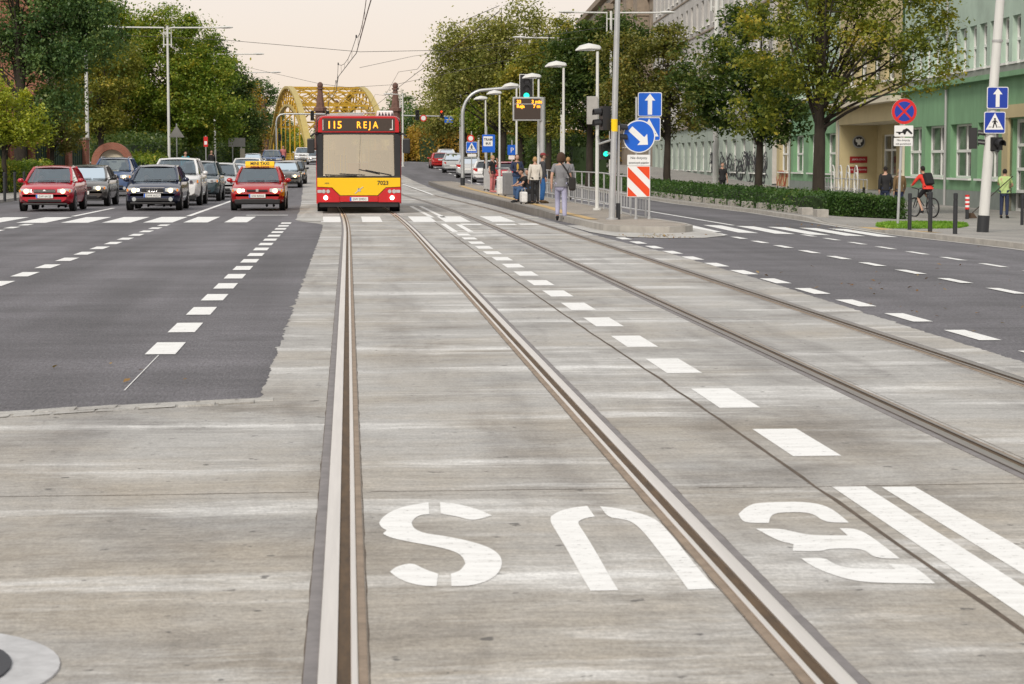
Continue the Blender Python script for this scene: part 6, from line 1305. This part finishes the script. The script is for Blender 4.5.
def person(label, loc, face, h, top, legs, hair, shoes='black_cloth', pose=None, hairstyle='short', sleeve='long', shorts=False, head=(0, 0), cap=None, slim=1.0, group=None, inner=None):
    """face: heading; 0 looks towards the camera, pi away from it"""
    J = {k: Vector(v) for k, v in REST.items()}
    for k, v in (pose or {}).items(): J[k] = Vector(v)
    s = h / 1.72; t = empty('person', loc, face, label, 'person', group); t.scale = (s, s, s)
    r = {k: v * (slim if k in ('pelvis', 'waist', 'chest') else 1) for k, v in RAD.items()}
    b = MB(); b.add(*skin(J, EDG, {k: v * .93 for k, v in r.items()}))
    hc = J['skull'] + Vector((0, -.015, .045)); yawh, nod = head
    Rm = Matrix.Rotation(yawh, 3, 'Z') @ Matrix.Rotation(nod, 3, 'X')
    def hp(v): return hc + Rm @ Vector(v)
    def shape(p, d):
        if d.z < -.1: p = Vector((p.x * (1 + .35 * d.z), p.y * (1 + .12 * d.z) - .012 * (-d.z), p.z))
        return Rm @ p
    b.ball(hc, (.075, .095, .118), 14, 10, 0, shape)
    n0 = [hp(v) for v in ((-.016, -.088, -.025), (.016, -.088, -.025), (.010, -.090, .02), (-.010, -.090, .02), (0, -.118, -.02))]; b.add(n0, [(0, 1, 4), (1, 2, 4), (2, 3, 4), (3, 0, 4)])
    for sg in (-1, 1): b.ball(hp((sg * .077, .005, -.005)), (.012, .022, .032), 6, 5)
    for sg, k in ((1, 'L'), (-1, 'R')):                    # hands: palm comes with the arm, five fingers of their own
        w_, a_ = J['wr' + k], J['ha' + k]; d = (a_ - w_).normalized(); sd = d.cross(Vector((0, 1, 0))); sd = sd.normalized() if sd.length > .1 else Vector((1, 0, 0)); nn = sd.cross(d)
        for i, (off, ln) in enumerate(((-.030, .062), (-.010, .075), (.010, .070), (.029, .056))):
            p0 = a_ + nn * off; p1 = p0 + d * ln * .5; p2 = p1 + (d * .8 - sd * sg * .45).normalized() * ln * .45; b.tube([p0, p1, p2], [.0095, .009, .006], 5)
        p0 = w_.lerp(a_, .55) - nn * .028; b.tube([p0, p0 - nn * .025 + d * .03, p0 - nn * .03 + d * .06], [.011, .010, .007], 5)
    body = b.build('body', 'skin', t, smooth=60)
    q = MB()
    for sg in (-1, 1): q.ball(hp((sg * .032, -.082, .012)), (.013, .010, .008), 6, 5)
    q.ball(hp((0, -.088, -.060)), (.024, .008, .006), 6, 5); q.build('face_features', 'brown_hair', t)
    # clothes
    tj = ['waist', 'pelvis', 'chest', 'shL', 'shR', 'elL', 'elR'] + (['wrL', 'wrR'] if sleeve == 'long' else []); rr = {k: r[k] * 1.12 + .008 for k in tj}; JT = {k: J[k].copy() for k in tj}; JT['pelvis'] = J['pelvis'] - (J['waist'] - J['pelvis']).normalized() * .085
    if sleeve == 'short':
        for k in 'LR': JT['el' + k] = J['sh' + k].lerp(J['el' + k], .75)
    rr['pelvis'] = r['pelvis'] * 1.27; rr['wrL' if sleeve == 'long' else 'elL'] *= 1.06
    JT['nk'] = J['chest'].lerp(J['neck'], .75); rr['nk'] = .066; q = MB(); q.add(*skin(JT, [e_ for e_ in EDG if e_[0] in JT and e_[1] in JT] + [('chest', 'nk')], rr))
    ax = (J['pelvis'] - J['waist']).normalized(); low = J['pelvis'] + ax * .075; ell = lambda c, a_, b_: [(c.x + a_ * math.cos(th), c.y + b_ * math.sin(th), c.z) for th in [2 * math.pi * i / 16 for i in range(16)]]
    q.rings([ell(J['waist'] - ax * .06, .118 * slim, .10 * slim), ell(J['waist'], .138 * slim, .118 * slim), ell(J['pelvis'] - ax * .03, .180, .145), ell(low, .202, .158)], True); q.build('top', top, t, smooth=60)
    if inner: q = MB(); q.ball(J['waist'].lerp(J['chest'], .5) + Vector((0, -.085, 0)), (.055, .06, .17), 8, 6); q.build('shirt_front', inner, t, smooth=60)
    lj = ['pelvis', 'hipL', 'hipR', 'kneeL', 'kneeR'] + ([] if shorts else ['ankleL', 'ankleR']); rr = {k: r[k] * 1.12 + .010 for k in lj}; rr['pelvis'] = r['pelvis'] * .90; rr['hipL'] = rr['hipR'] = r['hipL'] * 1.04
    q = MB(); q.add(*skin({k: J[k] for k in lj}, [e_ for e_ in EDG if e_[0] in lj and e_[1] in lj], rr)); hz_ = J['hipL'].lerp(J['hipR'], .5); q.rings([ell(J['pelvis'] + Vector((0, 0, .02)), .15 * slim, .12 * slim), ell(J['pelvis'].lerp(hz_, .6), .165 * slim, .132 * slim), ell(hz_ + Vector((0, 0, -.05)), .168, .122), ell(hz_ + Vector((0, 0, -.12)), .12, .085)], True); q.build('trousers', legs, t, smooth=60)
    for k in 'LR':
        a_, o_ = J['ankle' + k], J['toe' + k]; q = MB(); d = (o_ - a_); back = a_ - Vector((d.x, d.y, 0)) * .35
        q.tube([Vector((back.x, back.y, min(back.z, o_.z + .03))), a_ + Vector((0, 0, -.03)), a_.lerp(o_, .6), o_ + (d.normalized() * .05)], [.030, .047, .045, .028], 8); q.build('shoe', shoes, t, smooth=60)
    q = MB()
    if hairstyle == 'short': q.ball(hp((0, .014, .030)), (.083, .098, .098), 12, 8, 0, lambda p, d: Rm @ (p if d.y > -.45 or d.z > .35 else Vector((p.x, p.y * .5, p.z * .6 + .03))))
    elif hairstyle == 'bob': q.ball(hp((0, .022, -.002)), (.112, .115, .150), 14, 10, 0, lambda p, d: Rm @ (Vector((p.x * (1 + .10 * (d.z < -.2)), p.y if d.y > -.3 or d.z > .45 else -.02 + .2 * p.y, p.z if d.z > -.75 else -.115)))) 
    else:
        q.ball(hp((0, .018, .020)), (.090, .102, .110), 12, 8, 0, lambda p, d: Rm @ (p if d.y > -.35 or d.z > .4 else Vector((p.x, p.y * .4, p.z * .6 + .03)))); q.tube([hp((0, .06, .02)), hp((0, .085, -.10)), hp((0, .09, -.26))], [.08, .085, .04], 10)
    q.build('hair', hair, t, smooth=60)
    if cap: q = MB(); q.ball(hp((0, .0, .065)), (.092, .105, .075), 12, 7, 0, lambda p, d: Rm @ Vector((p.x, p.y, max(p.z, -.012)))); q.box(hp((0, -.125, .052)), (.13, .10, .012), 0, Rm); q.build('cap', cap, t, smooth=60)
    return t
def ISP(px, py): return gs(px, py, lambda x, y: ISZ(x, y) - .004)
WALKA = dict(kneeL=(.085, -.16, .52), ankleL=(.09, -.02, .14), toeL=(.095, -.17, .06), kneeR=(-.085, .04, .49), ankleR=(-.09, .16, .11), toeR=(-.10, .02, .035), elL=(.235, .11, 1.13), wrL=(.24, .10, .88), haL=(.24, .08, .80), elR=(-.235, -.02, 1.12), wrR=(-.24, -.13, .90), haR=(-.24, -.16, .83))
p = g(561, 221.5, .0); p.z = zroad(p.x, p.y) + .006
wz = person('woman walking away in a grey knit top and lilac trousers', p, math.pi - .1, 1.78, 'grey_knit', 'lilac', 'brown_hair', 'black_cloth', WALKA, 'bob', 'short', slim=.95)
bg_ = empty('shoulder_bag', p, math.pi - .1, 'black shoulder bag hanging at the hip of the walking woman', 'bag'); bg_.scale = (1.03,) * 3
q = MB(); q.box((-.28, .05, .95), (.18, .40, .32)); q.build('bag_body', 'leather', bg_, bevel=.04); q = MB(); q.box((-.30, -.12, .88), (.12, .24, .22)); q.build('side_pouch', 'charcoal', bg_, bevel=.04)
q = MB(); q.tube([(-.24, .10, 1.08), (-.16, .155, 1.26), (-.05, .15, 1.42), (.02, .05, 1.50), (-.03, -.10, 1.42), (-.14, -.15, 1.26), (-.24, -.06, 1.08)], .018, 6); q.build('strap', 'leather', bg_)
WG = 'people waiting at the stop'
p = ISP(535, 204); person('blond woman in a cream cardigan and black trousers, seen from behind at the stop', p, math.pi + .2, 1.50, 'cream_knit', 'black_cloth', 'blond_hair', group=WG, slim=1.1)
p = ISP(542.5, 203.2); person('man in a dark jacket, red cap and bright jeans beside the blond woman', p, math.pi * .55, 1.62, 'charcoal', 'bright_denim', 'brown_hair', 'brown_cloth', cap='cap_red', group=WG)
SIT = dict(pelvis=(0, 0, .46), waist=(0, -.05, .62), chest=(0, -.12, .80), neck=(0, -.18, .94), skull=(0, -.22, 1.03), hipL=(.09, -.02, .44), hipR=(-.09, -.02, .44), kneeL=(.13, -.42, .47), kneeR=(-.13, -.40, .50), ankleL=(.14, -.46, .09), ankleR=(-.14, -.34, .09), toeL=(.15, -.61, .035), toeR=(-.15, -.50, .035),
           shL=(.17, -.13, .88), shR=(-.17, -.13, .88), elL=(.22, -.28, .66), elR=(-.22, -.28, .66), wrL=(.10, -.45, .60), wrR=(-.10, -.46, .60), haL=(.04, -.51, .58), haR=(-.04, -.52, .58))
p = ISP(527, 202.5); person('seated man in a black shirt and dark cap bent over his hands', p, -1.2, 1.62, 'black_cloth', 'denim', 'black_hair', pose=SIT, cap='black_cloth', sleeve='short', group=WG)
q = empty('suitcase', p + Vector((.0, .02, 0)), .4, 'low dark case that the seated man sits on', 'suitcase'); b = MB(); b.box((0, 0, .19), (.52, .34, .34)); b.build('shell', 'black_cloth', q, bevel=.04); b = MB(); b.box((0, 0, .375), (.2, .03, .03)); b.build('handle', 'grey_metal', q)
p = ISP(532, 202); person('second seated person in dark clothes half hidden behind the cream cardigan', p + Vector((.05, .5, 0)), -.9, 1.58, 'charcoal', 'navy', 'black_hair', pose=SIT, group=WG)
q = empty('rucksack', ISP(530, 203.5), .3, 'black rucksack on the ground beside the seated people', 'bag'); b = MB(); b.box((0, 0, .24), (.36, .26, .46)); b.build('pack', 'black_cloth', q, bevel=.07); b = MB(); b.box((0, -.15, .18), (.26, .08, .24)); b.build('front_pocket', 'charcoal', q, bevel=.03)
TALK = dict(elL=(.24, -.02, 1.12), wrL=(.10, -.25, 1.08), haL=(.03, -.30, 1.10), elR=(-.24, -.02, 1.12), wrR=(-.10, -.26, 1.06), haR=(-.03, -.31, 1.08), kneeL=(.12, -.06, .49), ankleL=(.14, -.06, .085), toeL=(.17, -.22, .035))
p = ISP(517, 198.5); person('long haired woman in a mustard top and dark jacket standing by the lamp', p, .25, 1.60, 'navy', 'denim', 'brown_hair', pose=TALK, hairstyle='long', inner='mustard', group=WG)
p = ISP(492.5, 192.5); person('person in pink trousers with a raised arm at the bus stop sign', p, .9, 1.60, 'black_cloth', 'pink_cloth', 'blond_hair', 'pink_cloth', pose=dict(elL=(.22, -.12, 1.25), wrL=(.08, -.22, 1.45), haL=(.04, -.22, 1.53)), sleeve='short', group=WG)
p = ISP(485.5, 191); person('dark clothed person mostly behind the bus stop post', p, 1.4, 1.5, 'black_cloth', 'black_cloth', 'brown_hair', group=WG)
p = ISP(568, 200); person('fair haired child just right of the walking woman', p, math.pi, 1.5, 'grey_knit', 'charcoal', 'blond_hair', group=WG)
for px, py, w, h_, lab in ((511, 196.5, .62, .86, 'large grey suitcase standing beside the mustard clad woman'), (502.5, 195.5, .42, .70, 'pale grey bag standing left of the large suitcase'), (523.5, 204, .2, .34, 'small white bag at the feet of the seated man')):
    q = empty('suitcase', ISP(px, py), .2, lab, 'suitcase'); b = MB(); b.box((0, 0, h_ / 2 + .05), (w, .3, h_)); b.build('shell', 'grey_case' if w > .5 else 'white_cloth', q, bevel=.05); b = MB(); b.tube([(-w * .25, 0, h_), (-w * .25, 0, h_ + .14), (w * .25, 0, h_ + .14), (w * .25, 0, h_)], .014, 6); b.build('handle', 'grey_metal', q)
    b = MB()
    for sx_ in (-1, 1): b.disc((sx_ * w * .38, 0, .045), .045, (1, 0, 0), .03, 10)
    b.build('wheels', 'black', q)
# right-hand pavement
def RPp(px, Y): X = xat(px, Y); return Vector((X, Y, zpav(X, Y)))
person('man in black walking behind the hedge, under the dark maple', RPp(724, 104), .2, 1.76, 'black_cloth', 'black_cloth', 'brown_hair', sleeve='short')
person('man in a black pullover seen from behind by the school porch', RPp(891, 73.5), math.pi, 1.70, 'black_cloth', 'navy', 'black_hair', pose=WALKA)
person('person in a brown jacket and jeans seen from behind, right of the black pullover', RPp(905.5, 75), math.pi + .1, 1.66, 'brown_cloth', 'navy', 'blond_hair', pose=WALKA)
p = RPp(1014.5, 72); person('man in a lime shirt holding a long broom at the right edge', p, math.pi - .5, 1.70, 'lime_cloth', 'navy', 'black_hair', pose=dict(elR=(-.26, -.10, 1.14), wrR=(-.10, -.30, 1.06), haR=(-.06, -.36, 1.05), elL=(.24, -.12, 1.16), wrL=(.08, -.32, 1.22), haL=(.04, -.38, 1.22)), sleeve='short', slim=1.12)
q = empty('broom', p, 0, 'long handled broom held by the man in the lime shirt', 'broom'); b = MB(); b.tube([(.22, -.2, 1.45), (-1.35, -.5, .12)], .016, 6); b.build('handle', 'bark', q); b = MB(); b.rings([[(-1.30 + x, -.48 + y, z) for x, y in ((-w, -.03), (w, -.03), (w, .03), (-w, .03))] for w, z in ((.08, .20), (.22, .02))]); b.build('bristles', 'soil', q)
# cyclist
p = RPp(931, 72.5); hd = math.pi + .38
bk = empty('bicycle', p, hd, 'mountain bike ridden away along the pavement by the red jacketed cyclist', 'bicycle')
for y in (-.52, .52):
    q = MB(); q.tube([(0, y + .325 * math.cos(t), .335 + .325 * math.sin(t)) for t in [2 * math.pi * k / 28 for k in range(29)]], .026, 8, caps=False); w_ = q.build('wheel', 'tyre', bk, smooth=60); q = MB(); q.tube([(0, y + .295 * math.cos(t), .335 + .295 * math.sin(t)) for t in [2 * math.pi * k / 28 for k in range(29)]], .012, 6, caps=False); 
    for k in range(14): t = 2 * math.pi * k / 14; q.tube([(0, y, .335), (0, y + .29 * math.cos(t), .335 + .29 * math.sin(t))], .002, 3)
    q.disc((0, y, .335), .03, (1, 0, 0), .08, 10); q.build('rim', 'alloy', w_)
q = MB()
for a, c in (((0, .12, .30), (0, .22, .86)), ((0, .12, .30), (0, -.34, .72)), ((0, -.33, .84), (0, .20, .80)), ((0, -.36, .66), (0, -.30, .95)), ((.05, -.52, .335), (.05, -.37, .68)), ((-.05, -.52, .335), (-.05, -.37, .68)), ((.05, .52, .335), (.05, .12, .30)), ((-.05, .52, .335), (-.05, .12, .30)), ((.05, .52, .335), (.03, .21, .80)), ((-.05, .52, .335), (-.03, .21, .80))): q.tube([a, c], .018, 6)
q.build('frame', 'dark_metal', bk); q = MB(); q.tube([(-.31, -.28, 1.02), (-.12, -.33, 1.0), (0, -.30, .96), (.12, -.33, 1.0), (.31, -.28, 1.02)], .016, 6); q.build('handlebar', 'black', bk)
q = MB(); q.rings([[(x, y, z) for x, z in ((-w, .90), (w, .90), (w, .95), (-w, .95))] for y, w in ((.02, .025), (.15, .05), (.30, .09), (.34, .07))]); q.build('saddle', 'black', bk)
q = MB(); q.disc((.05, .12, .30), .09, (1, 0, 0), .01, 16); q.tube([(.08, .12, .30), (.08, .06, .14)], .012, 6); q.tube([(-.08, .12, .30), (-.08, .18, .46)], .012, 6); q.box((.12, .06, .14), (.1, .08, .025)); q.box((-.12, .18, .46), (.1, .08, .025)); q.build('crank', 'grey_metal', bk)
RIDE = dict(pelvis=(0, .20, 1.01), waist=(0, .13, 1.14), chest=(0, .02, 1.31), neck=(0, -.06, 1.45), skull=(0, -.09, 1.54), hipL=(.085, .18, .96), hipR=(-.085, .18, .96), kneeL=(.12, -.16, .64), kneeR=(-.12, -.18, .86), ankleL=(.12, .10, .22), ankleR=(-.12, .20, .53), toeL=(.12, -.02, .17), toeR=(-.12, .09, .49),
            shL=(.18, -.01, 1.38), shR=(-.18, -.01, 1.38), elL=(.29, -.10, 1.20), elR=(-.29, -.10, 1.20), wrL=(.29, -.25, 1.06), wrR=(-.29, -.25, 1.06), haL=(.29, -.30, 1.05), haR=(-.29, -.30, 1.05))
person('cyclist in a red jacket and black shorts riding away past the school', p, hd, 1.78, 'red_cloth', 'black_cloth', 'black_hair', pose=RIDE, shorts=True)
q = empty('backpack', p, hd, 'black backpack on the cyclist', 'bag'); b = MB(); b.box((0, .25, 1.32), (.32, .18, .44), 0, Matrix.Rotation(R(28), 3, 'X')); b.build('pack', 'black_cloth', q, bevel=.06); b = MB()
for s in (-1, 1): b.tube([(s * .10, .14, 1.47), (s * .12, .02, 1.50), (s * .13, -.12, 1.36), (s * .13, .05, 1.18)], .018, 6)
b.build('strap', 'charcoal', q)
# far left pavement
for px, Y, tp, lg, hr, lab, hh in ((188, 128, 'teal_cloth', 'charcoal', 'brown_hair', 'person in a teal top passing behind the waiting cars', 1.85), (213.5, 150, 'black_cloth', 'black_cloth', 'brown_hair', 'person in black on the left pavement behind the middle lane', 1.8), (284, 188, 'pink_cloth', 'navy', 'brown_hair', 'person in a pinkish top walking near the far left gantry', 1.9)):
    X = xat(px, Y) ; person(lab, (X, Y, zleft(X, Y)), .3, hh, tp, lg, hr, pose=WALKA)
# drivers behind the windscreens
DRIVE = dict(SIT); DRIVE.update(waist=(0, .04, .62), chest=(0, .08, .82), neck=(0, .08, .97), skull=(0, .06, 1.06), shL=(.17, .06, .91), shR=(-.17, .06, .91), elL=(.24, -.12, .72), elR=(-.24, -.12, .72), wrL=(.15, -.33, .76), wrR=(-.15, -.33, .76), haL=(.13, -.38, .79), haR=(-.13, -.38, .79), ankleL=(.12, -.70, .16), ankleR=(-.12, -.70, .16), toeL=(.12, -.82, .12), toeR=(-.12, -.82, .12), kneeL=(.13, -.40, .46), kneeR=(-.13, -.40, .46))
for px, Y, sx_, tp, hr, lab in ((50, 67.3, 1, 'white_cloth', 'blond_hair', 'driver at the wheel of the leftmost red hatchback'), (50, 67.3, -1, 'pink_cloth', 'brown_hair', 'passenger in the leftmost red hatchback'), (155, 68.2, 1, 'charcoal', 'brown_hair', 'driver at the wheel of the navy hatchback'), (155, 68.2, -1, 'charcoal', 'black_hair', 'passenger in the navy hatchback'), (258, 67.8, 1, 'grey_knit', 'brown_hair', 'taxi driver behind the windscreen of the red taxi')):
    X = xat(px, Y); person(lab, (X + sx_ * .36, Y + 2.02, zroad(X, Y) + .02), 0, 1.58, tp, 'navy', hr, pose=DRIVE)
person('bus driver behind the big windscreen', (BX + .60, BY + 1.05, .62), 0, 1.7, 'navy', 'charcoal', 'brown_hair', pose=DRIVE)
